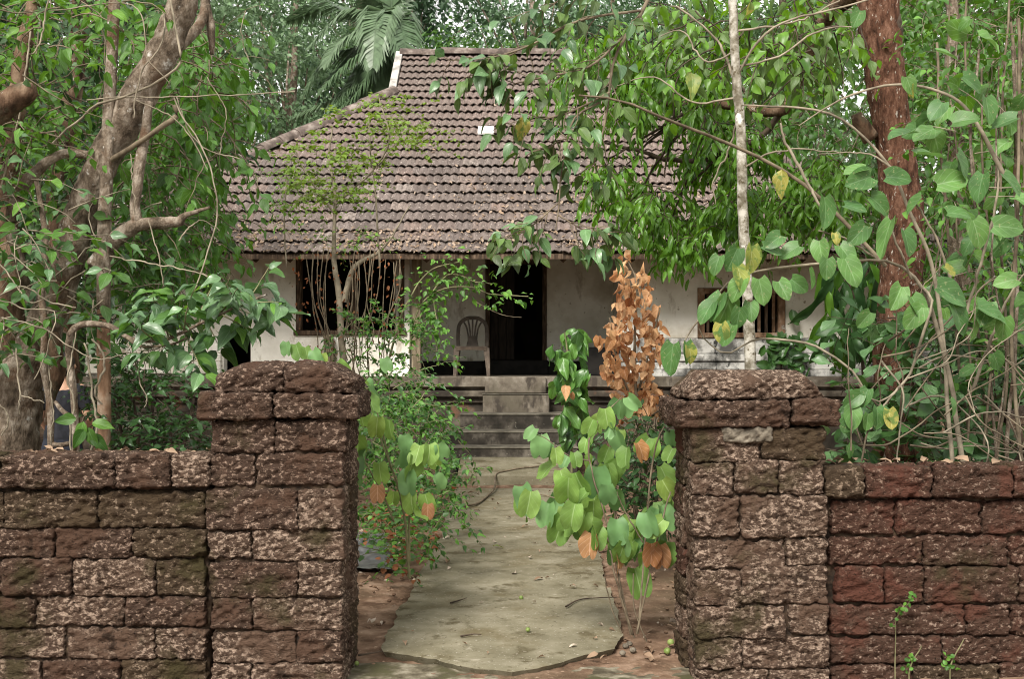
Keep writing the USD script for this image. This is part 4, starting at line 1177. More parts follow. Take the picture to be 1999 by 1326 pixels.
c0 = (765, 75, PD)
for k, rows in enumerate([
    [c0, (735, 20, 25.2), (700, -30, 25.0), (640, -40, 24.8)], [c0, (765, -20, 25.5), (770, -110, 25.6)], [c0, (725, 40, 25.2), (670, 30, 24.9), (600, 95, 24.6)],
    [c0, (720, 60, 24.6), (665, 80, 24.1), (632, 130, 23.8)], [c0, (715, 95, 24.4), (660, 140, 24.0), (620, 185, 23.8)], [c0, (720, 125, 24.6), (660, 190, 24.2), (570, 232, 24.0)],
    [c0, (757, 130, 24.3), (752, 190, 24.0), (750, 260, 23.9)], [c0, (735, 110, 24.2), (700, 180, 23.9), (640, 238, 23.8)], [c0, (790, 120, 24.4), (800, 180, 24.2), (812, 250, 24.2)], [c0, (745, 105, 24.6), (712, 160, 24.2), (690, 235, 24.0)],
    [c0, (775, 30, 24.2), (788, 70, 23.6), (800, 130, 23.4)], [c0, (750, 20, 24.3), (735, 50, 23.6), (728, 130, 23.4)], [c0, (700, 40, 26.0), (640, 10, 26.5), (560, 40, 27)], [c0, (700, 100, 25.6), (640, 120, 25.4), (590, 190, 25.2)],
]):
    frond(fpx(rows), seed=700 + k, n=70, lmax=0.62 if k < 10 else 0.8)

# ---------------------------------------------------------------- left: leaning tree, slender tree, thicket
lr = rng_of(201)
lt = thing("leaning_tree", "grey leaning tree with a thick flared trunk behind the left boundary wall", "tree", P(60, 1150, 9.3))
part(lt, "trunk", stem_px([(6, 1180, 9.35, 160), (12, 1000, 9.35, 134), (20, 850, 9.35, 112), (40, 740, 9.35, 90), (82, 650, 9.3, 72), (118, 560, 9.25, 66), (140, 480, 9.2, 64), (165, 400, 9.2, 62), (200, 320, 9.2, 60), (245, 235, 9.2, 64), (290, 155, 9.2, 66), (325, 90, 9.2, 60), (352, 20, 9.2, 58), (372, -70, 9.2, 54)], 130, 30, 0.05, 3, 0.16), M["bark_grey"], True)
part(lt, "trunk", stem_px([(-40, 1190, 9.55, 120), (-40, 1000, 9.55, 118), (-30, 820, 9.55, 112), (-10, 700, 9.55, 88), (20, 560, 9.6, 60), (10, 380, 9.6, 46), (30, 200, 9.7, 34), (60, 40, 9.8, 28), (70, -60, 9.8, 24)], 90, 24, 0.06, 9, 0.2), M["bark_brown"], True)
part(lt, "branch", stem_px([(92, 830, 9.22, 10), (100, 775, 9.22, 20), (108, 730, 9.22, 40), (104, 690, 9.22, 40), (96, 640, 9.25, 34)], 16, 12, 0.02, 5, 0.25), M["bark_brown"], True)
part(lt, "branch", stem_px([(188, 520, 9.1, 42), (215, 480, 9.05, 34), (250, 448, 9.0, 30), (275, 438, 9.0, 26), (310, 434, 9.0, 24), (352, 432, 9.0, 20), (362, 420, 9.0, 12), (410, 405, 9.0, 5)], 30, 10, 0.02, 6, 0.12), M["bark_grey"], True)
part(lt, "branch", stem_px([(270, 440, 9.0, 24), (264, 405, 9.0, 20), (268, 370, 9.0, 20), (273, 320, 9.02, 22), (284, 260, 9.05, 20), (292, 200, 9.1, 16)], 24, 10, 0.02, 7, 0.1), M["bark_grey"], True)
part(lt, "branch", stem_px([(205, 310, 9.15, 20), (130, 300, 9.1, 18), (75, 330, 9.05, 22), (40, 375, 9.05, 24), (22, 430, 9.05, 24), (30, 480, 9.05, 22), (42, 530, 9.1, 20), (60, 590, 9.15, 18)], 34, 9, 0.03, 8, 0.12), M["bark_grey"], True)
part(lt, "branch", stem_px([(190, 330, 9.12, 12), (260, 285, 9.0, 10), (305, 255, 8.95, 10), (345, 225, 8.95, 12), (340, 205, 8.95, 8)], 20, 7, 0.02, 10), M["twig"], True)
part(lt, "branch", stem_px([(310, 120, 9.3, 22), (390, 50, 9.6, 20), (402, -40, 9.8, 18)], 16, 9, 0.04, 11, 0.1), M["bark_grey"], True)
part(lt, "branch", stem_px([(402, 10, 9.7, 20), (412, 60, 9.7, 16), (414, 105, 9.7, 9)], 12, 8, 0.02, 12, 0.1), M["bark_grey"], True)
# its leafy crown on the right of the trunk
pol = [(300, -20), (410, -20), (420, 90), (440, 180), (440, 330), (430, 430), (405, 500), (350, 540), (270, 560), (215, 470), (230, 330), (300, 200)]
s = region(pol, 400, 9.6, 12.2, lr, 0.42, 50, 2)
tw = twigs(s, lr.normal(size=(len(s), 3)) * [1, 1, 0.4] + [0.3, -0.3, -0.2], lr.uniform(0.35, 0.8, len(s)), 6, 0.16, 0.22, lr)
part(lt, "twigs", tubes(tw, np.linspace(0.006, 0.0025, 7), 4), M["twig"], True, kind="stuff")
L = twig_leaves(tw, 0.155, lr, 0.75, 0.65, 0.4, face=[0.1, -0.35, 0.1])
foliage(lt, leafset("ovate", 3, 6, 5, seed=3) + leafset("lance", 2, 6, 5, seed=33), L, M["leaf_left"], lr, singles=240)

sl = thing("slender_tree", "straight slender tree with an orange-brown lower trunk behind the left boundary wall", "tree", P(203, 1150, 9.0))
part(sl, "trunk", stem_px([(203, 1200, 9.0, 34), (203, 890, 9.0, 27), (204, 800, 9.0, 26), (203, 700, 9.0, 26), (203, 600, 9.0, 26)], 30, 12, 0.01, 13, 0.08), M["bark_orange"], True)
part(sl, "trunk", stem_px([(203, 604, 9.0, 26), (202, 520, 9.0, 27), (206, 400, 9.05, 26), (212, 250, 9.1, 24), (218, 120, 9.15, 23), (224, -60, 9.2, 22)], 40, 12, 0.02, 14, 0.08), M["bark_grey"], True)
for y in (615, 622, 630):
    c = P(203, y, 9.0)
    part(sl, "wire_band", tubes(np.array([[c[0] + 0.054 * math.cos(a), c[1] + 0.054 * math.sin(a), c[2] + 0.004 * math.sin(3 * a)] for a in np.linspace(0, 2 * math.pi, 17)]), 0.004, 4), M["black_oxide"], True)
pol = [(-60, -20), (300, -20), (320, 120), (230, 250), (180, 330), (60, 300), (-60, 330)]
s = region(pol, 210, 8.6, 11.5, lr, 0.36, 60, 7)
pxs = HX + s[:, 0] / s[:, 1] * FPX
pys = HY - (s[:, 2] - EYE) / s[:, 1] * FPX
s = s[(pxs < np.interp(pys, [0, 160, 330], [250, 175, 90])) | (s[:, 1] > 9.7)]
tw = twigs(s, lr.normal(size=(len(s), 3)) * [1, 1, 0.4], lr.uniform(0.3, 0.75, len(s)), 6, 0.1, 0.22, lr)
part(sl, "twigs", tubes(tw, np.linspace(0.006, 0.0025, 7), 4), M["twig"], True, kind="stuff")
foliage(sl, leafset("ovate", 5, 6, 5, seed=4), twig_leaves(tw, 0.135, lr, 0.75, 0.35, 0.45, face=[0.1, -0.3, 0.1]), M["leaf_left"], lr, singles=150)

bt = thing("broadleaf_tree", "dense dark broadleaf tree filling the left side behind the leaning tree", "tree", P(80, 900, 13.2))
part(bt, "trunk", stem_px([(120, 1000, 13.4, 60), (130, 700, 13.4, 50), (110, 400, 13.6, 44), (150, 100, 13.8, 36), (160, -120, 14, 26)], 30, 9, 0.1, 15, 0.1), M["bark_brown"], True)
pol = [(-160, -60), (320, -60), (390, 60), (415, 300), (400, 460), (350, 580), (250, 690), (60, 720), (-160, 700)]
s = region(pol, 560, 12.0, 15.6, lr, 0.33, 80, 5)
tw = twigs(s, lr.normal(size=(len(s), 3)) * [1, 1, 0.4], lr.uniform(0.4, 0.9, len(s)), 7, 0.12, 0.2, lr)
part(bt, "twigs", tubes(tw, np.linspace(0.008, 0.003, 8), 3), M["twig_dark"], True, kind="stuff")
foliage(bt, leafset("ovate", 4, 5, 3, seed=5), twig_leaves(tw, 0.17, lr, 0.75, 0.5, 0.4, face=[0.1, -0.3, 0.1]), [M["leaf_left_dark"], M["leaf_left_dark"], M["leaf_left"]], lr)

# lower leaves left, behind the wall
uz = thing("broadleaf_shrub", "leafy shrub tangled round the flared trunk at the far left", "shrub", P(120, 1000, 8.9))
pol = [(-60, 330), (60, 330), (80, 470), (60, 620), (40, 700), (-60, 700)]
s = np.vstack([region(pol, 60, 8.3, 9.0, lr, 0.42, 50, 9), region([(190, 300), (330, 330), (320, 600), (230, 640), (200, 480)], 40, 9.3, 9.9, lr, 0.4, 50, 10), region([(90, 380), (200, 400), (230, 600), (100, 640)], 16, 8.5, 8.9, lr, 0.4, 50, 11)])
tw = twigs(s, lr.normal(size=(len(s), 3)) * [1, 0.5, 0.7], lr.uniform(0.25, 0.6, len(s)), 5, 0.08, 0.2, lr)
part(uz, "twigs", tubes(tw, np.linspace(0.005, 0.002, 6), 4), M["twig_pale"], True, kind="stuff")
foliage(uz, leafset("ovate", 5, 6, 5, seed=6), twig_leaves(tw, 0.145, lr, 0.8, 0.3, 0.4, face=[0.1, -0.4, 0.2]), [M["leaf_left"], M["leaf_grey"]], lr, singles=160)

ly = thing("young_tree", "young tree arching to the right with large grey-green leaves above the left pillar", "tree", P(140, 1150, 8.4))
part(ly, "stem", stem_px([(150, 1200, 8.45, 18), (149, 890, 8.45, 14), (145, 780, 8.4, 14), (137, 700, 8.4, 15), (138, 655, 8.35, 15), (160, 634, 8.3, 14), (215, 637, 8.2, 11), (252, 660, 8.1, 9), (300, 666, 8.0, 8), (345, 655, 7.95, 7), (400, 628, 7.9, 6), (450, 605, 7.9, 5), (520, 575, 7.85, 4)], 60, 9, 0.02, 16, 0.06), M["bark_grey"], True)
part(ly, "branch", stem_px([(250, 660, 8.1, 8), (275, 676, 8.0, 6), (330, 674, 7.95, 5), (365, 660, 7.9, 4)], 16, 6, 0.01, 17), M["twig"], True)
ends = [(300, 660, 330, 590), (330, 660, 300, 570), (340, 655, 350, 560), (360, 645, 390, 560), (390, 630, 420, 540), (400, 628, 450, 530), (430, 612, 480, 555), (450, 605, 440, 540), (470, 598, 540, 570), (480, 590, 530, 530), (400, 628, 440, 660), (360, 650, 400, 690), (330, 660, 320, 690), (430, 612, 480, 650), (500, 580, 560, 610), (300, 664, 270, 620), (370, 640, 340, 600), (455, 600, 500, 610)]
st_, di, ln = [], [], []
for a, b, c, d in ends:
    p0, p1 = P(a, b, 7.95 + lr.uniform(-0.15, 0.2)), P(c, d, 7.9 + lr.uniform(-0.35, 0.35))
    st_.append(p0)
    di.append(p1 - p0)
    ln.append(np.linalg.norm(p1 - p0))
tw = twigs(np.array(st_), np.array(di), np.array(ln), 6, 0.03, 0.08, lr)
part(ly, "twigs", tubes(tw, np.linspace(0.006, 0.0025, 7), 5), M["twig_green"], True, kind="stuff")
foliage(ly, leafset("ovate", 5, 8, 7, (0.1, 0.55), seed=7), twig_leaves(tw, 0.185, lr, 0.85, 0.5, 0.35, face=[0.15, -0.5, 0.1], per=2, skip=2, tilt=0.4), [M["leaf_grey"], M["leaf_grey"], M["leaf_left"]], lr, singles=200)

# three bright leaves low by the wall
part(ly, "branch", stem_px([(146, 880, 8.4, 8), (158, 840, 8.2, 6), (165, 815, 8.1, 4)], 8, 5, 0.01, 18), M["twig"], True)
q = np.array([P(163, 823, 8.1), P(172, 835, 8.1), P(166, 838, 8.1), P(180, 826, 8.1), P(150, 818, 8.1), P(178, 850, 8.12)])
dd = np.array([(-0.2, 0, -1), (0.35, 0, -1), (-0.5, 0, -0.8), (1, 0, -0.2), (-1, 0, -0.1), (0.8, 0, -0.7)], float)
foliage(ly, leafset("ovate", 3, 8, 7, seed=8), (q, dd, np.tile([0.1, -0.9, 0.4], (6, 1)) + 0.2 * lr.normal(size=(6, 3)), np.full(6, 0.155)), M["leaf_left"], lr, singles=6)

# broken branch at the edge of the picture
bl = thing("broken_branch", "dark red-brown snapped branch stub at the far left edge", "branch", P(0, 210, 8.6))
part(bl, "branch", stem_px([(-190, 330, 8.6, 76), (-60, 255, 8.6, 66), (10, 205, 8.6, 56), (50, 180, 8.6, 46), (68, 173, 8.6, 26)], 26, 14, 0.02, 19, 0.22), M["bark_brown"], True)

# shrub between the wall and the house
sh = thing("garden_shrub", "round dark green small-leaved shrub behind the left boundary wall", "shrub", P(305, 1100, 9.6))
pol = [(215, 720), (260, 700), (330, 715), (390, 760), (412, 830), (412, 960), (205, 960), (205, 800)]
s = region(pol, 330, 8.9, 10.3, lr, 0.30, 40, 3)
tw = twigs(s, lr.normal(size=(len(s), 3)) * [1, 1, 0.6] + [0, 0, 0.5], lr.uniform(0.15, 0.4, len(s)), 6, 0.03, 0.15, lr)
part(sh, "twigs", tubes(tw, np.linspace(0.004, 0.0015, 7), 3), M["twig_dark"], True, kind="stuff")
part(sh, "stem", join([stem_px([(300 + a * 10, 1120, 9.6, 12), (300 + a * 22, 950, 9.6, 9), (300 + a * 38, 780, 9.6 + 0.1 * a, 5)], 12, 6, 0.05, 30 + a) for a in (-2, -1, 0, 1, 2)]), M["twig_dark"], True)
foliage(sh, leafset("ovate", 4, 5, 3, seed=9), twig_leaves(tw, 0.085, lr, 0.8, 0.1, 0.5, face=[0.1, -0.4, 0.4]), M["leaf_shrub"], lr)

# lianas and bare twigs on the left
lv = thing("liana", "pale woody lianas twisting round the leaning tree trunk", "vine", P(200, 900, 9.0))
for k, rows in enumerate([
    [(330, -20, 9.0, 7), (345, 60, 8.95, 8), (355, 110, 8.9, 8), (345, 135, 8.95, 8), (300, 165, 8.95, 8), (240, 190, 8.9, 8), (190, 205, 8.95, 8), (150, 235, 9.0, 7), (90, 290, 9.0, 6)],
    [(320, 20, 9.1, 5), (318, 80, 8.9, 5), (280, 140, 8.85, 5), (265, 190, 8.85, 5), (262, 230, 8.85, 4)],
    [(170, 195, 9.0, 4), (250, 190, 8.9, 4), (345, 188, 8.8, 4), (440, 186, 8.8, 4), (575, 178, 8.8, 2)],
    [(340, 190, 8.8, 5), (360, 235, 8.8, 5), (395, 285, 8.8, 5), (418, 350, 8.8, 5), (424, 420, 8.8, 5), (405, 500, 8.8, 5), (375, 585, 8.8, 4)],
    [(345, 188, 8.85, 4), (365, 245, 8.85, 4), (400, 290, 8.85, 4), (470, 310, 8.85, 2)],
    [(265, 195, 8.8, 4), (310, 215, 8.75, 4), (345, 235, 8.75, 4), (380, 280, 8.75, 4), (405, 330, 8.75, 3)],
    [(60, 60, 8.9, 6), (50, 150, 8.85, 6), (30, 260, 8.85, 6), (0, 370, 8.85, 6)], [(95, 0, 8.9, 5), (75, 90, 8.9, 5), (55, 110, 8.9, 4)],
    [(-20, 590, 8.4, 5), (40, 560, 8.4, 5), (100, 590, 8.4, 5), (150, 600, 8.4, 4)], [(-20, 580, 8.35, 4), (60, 605, 8.35, 5), (105, 612, 8.35, 4), (95, 680, 8.3, 4), (68, 740, 8.3, 4)],
    [(0, 620, 8.3, 4), (80, 640, 8.3, 4), (180, 700, 8.3, 3), (240, 695, 8.3, 2)], [(215, 500, 8.6, 5), (300, 515, 8.5, 5), (380, 530, 8.4, 4), (405, 540, 8.4, 3)],
    [(250, 670, 8.1, 4), (265, 700, 8.1, 4), (275, 750, 8.1, 4), (288, 785, 8.1, 3), (283, 797, 8.1, 2)], [(-10, 505, 8.5, 5), (20, 540, 8.5, 5), (60, 590, 8.45, 4), (110, 570, 8.4, 4)],
    [(32, 680, 8.35, 5), (36, 740, 8.35, 5), (40, 770, 8.35, 5), (38, 810, 8.35, 3)], [(40, 772, 8.35, 4), (60, 778, 8.35, 4), (88, 786, 8.35, 2)], [(0, 790, 8.35, 4), (15, 810, 8.35, 5), (12, 840, 8.35, 5), (0, 852, 8.35, 5)],
    [(100, 870, 8.42, 4), (105, 800, 8.4, 4), (100, 770, 8.4, 4), (96, 700, 8.4, 5)], [(140, 890, 8.32, 7), (138, 840, 8.32, 7), (146, 780, 8.32, 6), (132, 740, 8.32, 6), (142, 700, 8.32, 5), (150, 640, 8.32, 4)],
    [(175, 890, 8.5, 8), (190, 830, 8.5, 8), (180, 770, 8.5, 7), (175, 700, 8.5, 7), (165, 670, 8.5, 6)], [(200, 790, 8.6, 6), (185, 770, 8.6, 7), (205, 720, 8.6, 8), (196, 680, 8.6, 7), (180, 660, 8.6, 6)],
    [(100, 20, 8.7, 3), (260, 10, 8.7, 4), (290, 110, 8.7, 3), (330, 160, 8.7, 2)], [(405, 150, 8.7, 3), (440, 220, 8.7, 3), (430, 300, 8.7, 2)], [(480, 20, 8.9, 3), (470, 60, 8.9, 3), (485, 120, 8.9, 2)],
    [(350, 470, 8.7, 5), (375, 440, 8.7, 5), (395, 430, 8.7, 3), (430, 450, 8.7, 2)], [(255, 300, 8.8, 4), (260, 360, 8.8, 4), (265, 420, 8.8, 3)], [(290, 430, 8.7, 4), (310, 500, 8.7, 4), (320, 560, 8.7, 3)],
]):
    rows = [(a, b, c, max(2.0, w * 0.62)) for a, b, c, w in rows]
    part(lv, "stem", stem_px(rows, 26, 6, 0.035, 40 + k, 0.1), M["twig_pale"], True)
vb = thing("forked_sapling", "bare forked sapling trunk behind the left wall with a side branch", "sapling", P(100, 1100, 8.6))
part(vb, "stem", stem_px([(104, 1150, 8.6, 13), (100, 960, 8.6, 13), (100, 840, 8.6, 13), (95, 770, 8.6, 16), (86, 710, 8.6, 15), (88, 640, 8.6, 14), (82, 560, 8.7, 14), (90, 470, 8.8, 12), (70, 350, 8.9, 10)], 40, 10, 0.02, 90, 0.08), M["bark_grey"], True)
part(vb, "branch", stem_px([(100, 868, 8.6, 11), (118, 870, 8.58, 10), (136, 866, 8.55, 9)], 10, 8, 0.01, 91, 0.1), M["bark_grey"], True)
part(vb, "branch", stem_px([(134, 812, 8.5, 10), (120, 800, 8.55, 9), (108, 785, 8.6, 8)], 8, 7, 0.01, 92, 0.1), M["bark_grey"], True)

# ---------------------------------------------------------------- right: red-barked tree, pale trunk, foliage
rr = rng_of(301)
rt = thing("red_barked_tree", "thick red-brown trunked tree spotted with white lichen at the right", "tree", P(1750, 1000, 11.0))
part(rt, "trunk", stem_px([(1752, 1150, 11.0, 92), (1750, 900, 11.0, 84), (1746, 760, 11.0, 78), (1745, 690, 11.0, 76), (1756, 580, 11.0, 80), (1764, 470, 11.0, 82), (1756, 360, 11.0, 76), (1742, 250, 11.0, 72), (1728, 140, 11.0, 76), (1716, 40, 11.0, 80), (1712, -80, 11.0, 78)], 130, 30, 0.03, 50, 0.10), M["bark_red"], True)
part(rt, "branch", stem_px([(1735, 20, 10.98, 40), (1745, 60, 10.95, 34), (1750, 110, 10.93, 14)], 12, 8, 0.01, 54, 0.3), M["twig_dark"], True)
part(rt, "branch", stem_px([(1700, 270, 10.95, 34), (1680, 240, 10.9, 30), (1672, 222, 10.88, 22)], 8, 9, 0.01, 51, 0.3), M["bark_brown"], True)
part(rt, "branch", stem_px([(1700, -40, 11.1, 40), (1620, 30, 11.6, 30), (1575, 120, 12.0, 26), (1545, 190, 12.3, 22), (1530, 215, 12.3, 20), (1480, 215, 12.6, 18), (1400, 205, 12.8, 15), (1290, 200, 13.0, 11), (1200, 170, 13.2, 8)], 40, 9, 0.06, 52, 0.12), M["bark_brown"], True)
part(rt, "branch", stem_px([(1535, 205, 12.3, 14), (1480, 270, 12.6, 12), (1400, 310, 12.9, 10), (1300, 310, 13.2, 9), (1240, 290, 13.3, 7), (1180, 280, 13.4, 5)], 30, 7, 0.08, 53, 0.1), M["twig_dark"], True)
for k in range(12):
    a = (rr.uniform(1300, 1500), rr.uniform(180, 300), 12.8, 8)
    b = (a[0] - rr.uniform(20, 160), a[1] + rr.uniform(50, 240), 12.9 + rr.uniform(-0.5, 0.8), 3)
    part(rt, "branch", stem_px([a, ((a[0] + b[0]) / 2 + rr.uniform(-20, 20), (a[1] + b[1]) / 2, 12.9, 5), b], 14, 5, 0.05, 60 + k), M["twig_dark"], True)
pol = [(1150, 30), (1260, 60), (1420, 120), (1560, 200), (1660, 330), (1650, 400), (1580, 430), (1500, 420), (1420, 430), (1330, 480), (1240, 480), (1140, 440), (1120, 380), (1180, 330), (1130, 250), (1110, 140)]
s = region(pol, 470, 11.9, 14.2, rr, 0.47, 55, 12)
tw = twigs(s, rr.normal(size=(len(s), 3)) * [1, 1, 0.3] + [-0.2, -0.2, -0.3], rr.uniform(0.3, 0.7, len(s)), 6, 0.16, 0.2, rr)
part(rt, "twigs", tubes(tw, np.linspace(0.006, 0.0025, 7), 3), M["twig_dark"], True, kind="stuff")
foliage(rt, leafset("lance", 5, 6, 3, (0.2, 0.7), (0.1, 0.6), seed=13), twig_leaves(tw, 0.18, rr, 0.6, 0.8, 0.4, face=[0, -0.4, 0.1], per=2), M["leaf_mango"], rr, singles=280)

# foliage further back on the right
br = thing("broadleaf_tree", "bright leafy tree with open foliage filling the right side behind the red trunk", "tree", P(1880, 950, 14.0))
part(br, "trunk", stem_px([(1900, 1000, 14, 50), (1890, 700, 14, 42), (1870, 400, 14, 36), (1860, 100, 14, 26), (1850, -100, 14, 20)], 24, 8, 0.1, 70, 0.1), M["bark_grey"], True)
pol = [(1440, -40), (2100, -40), (2100, 620), (1900, 620), (1800, 560), (1680, 480), (1580, 380), (1500, 250)]
s = region(pol, 700, 12.6, 16.5, rr, 0.38, 75, 21)
tw = twigs(s, rr.normal(size=(len(s), 3)) * [1, 1, 0.4] + [0, 0, -0.1], rr.uniform(0.35, 0.9, len(s)), 7, 0.12, 0.2, rr)
part(br, "twigs", tubes(tw, np.linspace(0.007, 0.003, 8), 3), M["twig"], True, kind="stuff")
foliage(br, leafset("ovate", 5, 5, 3, seed=14), twig_leaves(tw, 0.15, rr, 0.7, 0.5, 0.4, face=[0, -0.25, 0.1]), [M["leaf_mango"], M["leaf_vine"]], rr)

# top-right nearer leaves
pol = [(1230, -40), (1700, -40), (1680, 60), (1640, 130), (1500, 150), (1330, 120)]
s = region(pol, 110, 9.5, 12.0, rr, 0.40, 60, 33)
tw = twigs(s, rr.normal(size=(len(s), 3)) * [1, 1, 0.4] + [0, 0, -0.3], rr.uniform(0.35, 0.7, len(s)), 6, 0.14, 0.2, rr)
cn = thing("canopy_branch", "leafy canopy branches hanging into the top of the picture right of the roof", "branch", P(1450, -40, 10.5))
part(cn, "twigs", tubes(tw, np.linspace(0.007, 0.003, 7), 4), M["twig_dark"], True, kind="stuff")
foliage(cn, leafset("ovate", 5, 6, 5, seed=15), twig_leaves(tw, 0.16, rr, 0.7, 0.6, 0.4, face=[0, -0.3, 0.1]), [M["leaf_mango"], M["leaf_hang"]], rr, singles=60)

ar = thing("pale_trunk_tree", "slim straight pale grey trunk speckled with lichen rising behind the right pillar", "tree", P(1470, 1180, 8.5))
part(ar, "trunk", stem_px([(1472, 1230, 8.5, 30), (1469, 900, 8.5, 25), (1466, 735, 8.5, 23), (1462, 640, 8.5, 22), (1456, 520, 8.5, 21), (1450, 400, 8.5, 20), (1446, 250, 8.5, 19), (1436, 120, 8.5, 18), (1428, -70, 8.5, 17)], 120, 16, 0.012, 80, 0.08), M["bark_lichen"], True)
for k, rows in enumerate([
    [(1440, 170, 8.5, 6), (1400, 80, 8.6, 5), (1350, 30, 8.6, 4), (1310, 10, 8.7, 3)], [(1438, 150, 8.5, 5), (1500, 60, 8.4, 5), (1620, 20, 8.3, 4), (1760, -20, 8.3, 3)], [(1440, 190, 8.5, 5), (1350, 200, 8.6, 4), (1280, 150, 8.7, 3), (1200, 170, 8.8, 2)],
    [(1440, 60, 8.5, 5), (1560, 40, 8.4, 4), (1640, 0, 8.3, 3)], [(1442, 230, 8.5, 5), (1420, 300, 8.6, 4), (1390, 360, 8.6, 3), (1400, 400, 8.6, 2)], [(1436, 100, 8.5, 4), (1380, 120, 8.5, 4), (1330, 60, 8.6, 3), (1290, 70, 8.6, 2)],
    [(1448, 330, 8.5, 4), (1500, 300, 8.4, 4), (1560, 290, 8.4, 3), (1640, 300, 8.4, 2)], [(1440, 130, 8.5, 5), (1520, 110, 8.4, 4), (1600, 60, 8.4, 4), (1680, 50, 8.4, 2)],
]):
    part(ar, "branch", stem_px(rows, 20, 5, 0.05, 81 + k), M["twig_pale"], True)

# ---------------------------------------------------------------- hanging branch over the roof
pr_ = rng_of(401)


def branchlets(parent, specs, mat, rng, n=14, sides=6, wob=0.02, seed=0, name="branch"):
    for k, rows in enumerate(specs):
        part(parent, name, stem_px(rows, n, sides, wob, seed + k), M[mat], True)


def leaves_at(rows, rng, size_px, dirs=None, hang=1.0, jit=0.35, face=(0, -0.9, 0.35), fj=0.35):
    """Leaves whose stalk ends sit at (px, py, distance[, length px[, direction px x, y]]), hanging by default."""
    pos, d, nr, s = [], [], [], []
    for r in rows:
        D = r[2]
        L = (r[3] if len(r) > 3 else size_px) * rng.uniform(0.9, 1.1) / FPX * D
        v = np.array([r[4], 0, -r[5]], float) if len(r) > 5 else np.array([0, 0, -hang])
        v = unit(v) + jit * rng.normal(size=3) * [0.6, 1, 0.6]
        pos.append(P(*r[:3]))
        d.append(v)
        nr.append(np.array(face) + fj * rng.normal(size=3))
        s.append(L)
    return np.array(pos), np.array(d), np.array(nr), np.array(s)


hb = thing("hanging_branch", "branch with large dull green leaves drooping over the roof from the top of the picture", "branch", P(1250, -40, 8.2))
hs_ = [[(1290, -60, 8.3, 9), (1250, 30, 8.2, 8), (1200, 110, 8.1, 6), (1185, 220, 8.0, 5), (1160, 320, 8.0, 3)], [(1250, 20, 8.2, 6), (1130, 40, 8.0, 5), (1020, 95, 7.9, 4), (940, 115, 7.9, 3), (880, 118, 7.9, 2)],
       [(1230, 60, 8.2, 5), (1150, 130, 8.0, 5), (1060, 150, 7.9, 4), (1005, 162, 7.9, 2)], [(1190, 180, 8.0, 5), (1110, 220, 7.9, 4), (1040, 235, 7.9, 3), (1005, 245, 7.9, 2)], [(1010, 100, 7.9, 4), (975, 118, 7.9, 3), (958, 136, 7.9, 2)],
       [(1160, 310, 8.0, 4), (1110, 270, 7.9, 3), (1070, 290, 7.9, 2)], [(1240, -20, 8.2, 5), (1120, -10, 8.0, 4), (1060, 20, 8.0, 3)],
       [(1170, 200, 8.0, 5), (1120, 235, 7.9, 4), (1098, 330, 7.9, 3), (1092, 400, 7.9, 3), (1085, 450, 7.9, 2)], [(1092, 395, 7.9, 3), (1040, 440, 7.9, 3), (1000, 465, 7.9, 2)], [(1090, 420, 7.9, 3), (1140, 450, 7.9, 3), (1190, 460, 7.9, 2)],
       [(1730, 520, 8.2, 9), (1600, 385, 8.3, 8), (1480, 305, 8.3, 7), (1330, 245, 8.1, 6), (1220, 197, 8.0, 5), (1130, 185, 7.9, 4)]]
branchlets(hb, hs_, "twig", pr_, seed=500)
S, D_, Ln = [], [], []
for rows in hs_[:7] + hs_[8:10]:
    p = polyline_px(rows, 9)
    t = unit(np.gradient(p, axis=0))
    for k in range(2, 9):
        for sg in (-1, 1):
            S.append(p[k])
            D_.append(t[k] * 0.6 + np.cross(t[k], [0, -1, 0]) * sg * 0.7 + [0, pr_.uniform(-0.7, 0.7), -0.25])
            Ln.append(pr_.uniform(0.10, 0.26))
tw = twigs(np.array(S), np.array(D_), np.array(Ln), 4, 0.12, 0.15, pr_)
part(hb, "twigs", tubes(tw, np.linspace(0.004, 0.002, 5), 4), M["twig"], True, kind="stuff")
L = twig_leaves(tw, 0.145, pr_, 0.75, 0.55, 0.45, face=[0.05, -0.55, 0.0], skip=2)
foliage(hb, leafset("ovate", 5, 8, 7, (0.1, 0.45), (0.05, 0.45), 0.2, seed=41), L, [M["leaf_hang"], M["leaf_hang"], M["leaf_grey"]], pr_, singles=290)
foliage(hb, leafset("ovate", 2, 8, 7, seed=42), leaves_at([(1022, 225, 7.85, 62), (1350, 140, 7.9, 62), (1527, 330, 8.0, 55), (1465, 0, 8.0, 40)], pr_, 60), M["leaf_yellow"], pr_, singles=4)

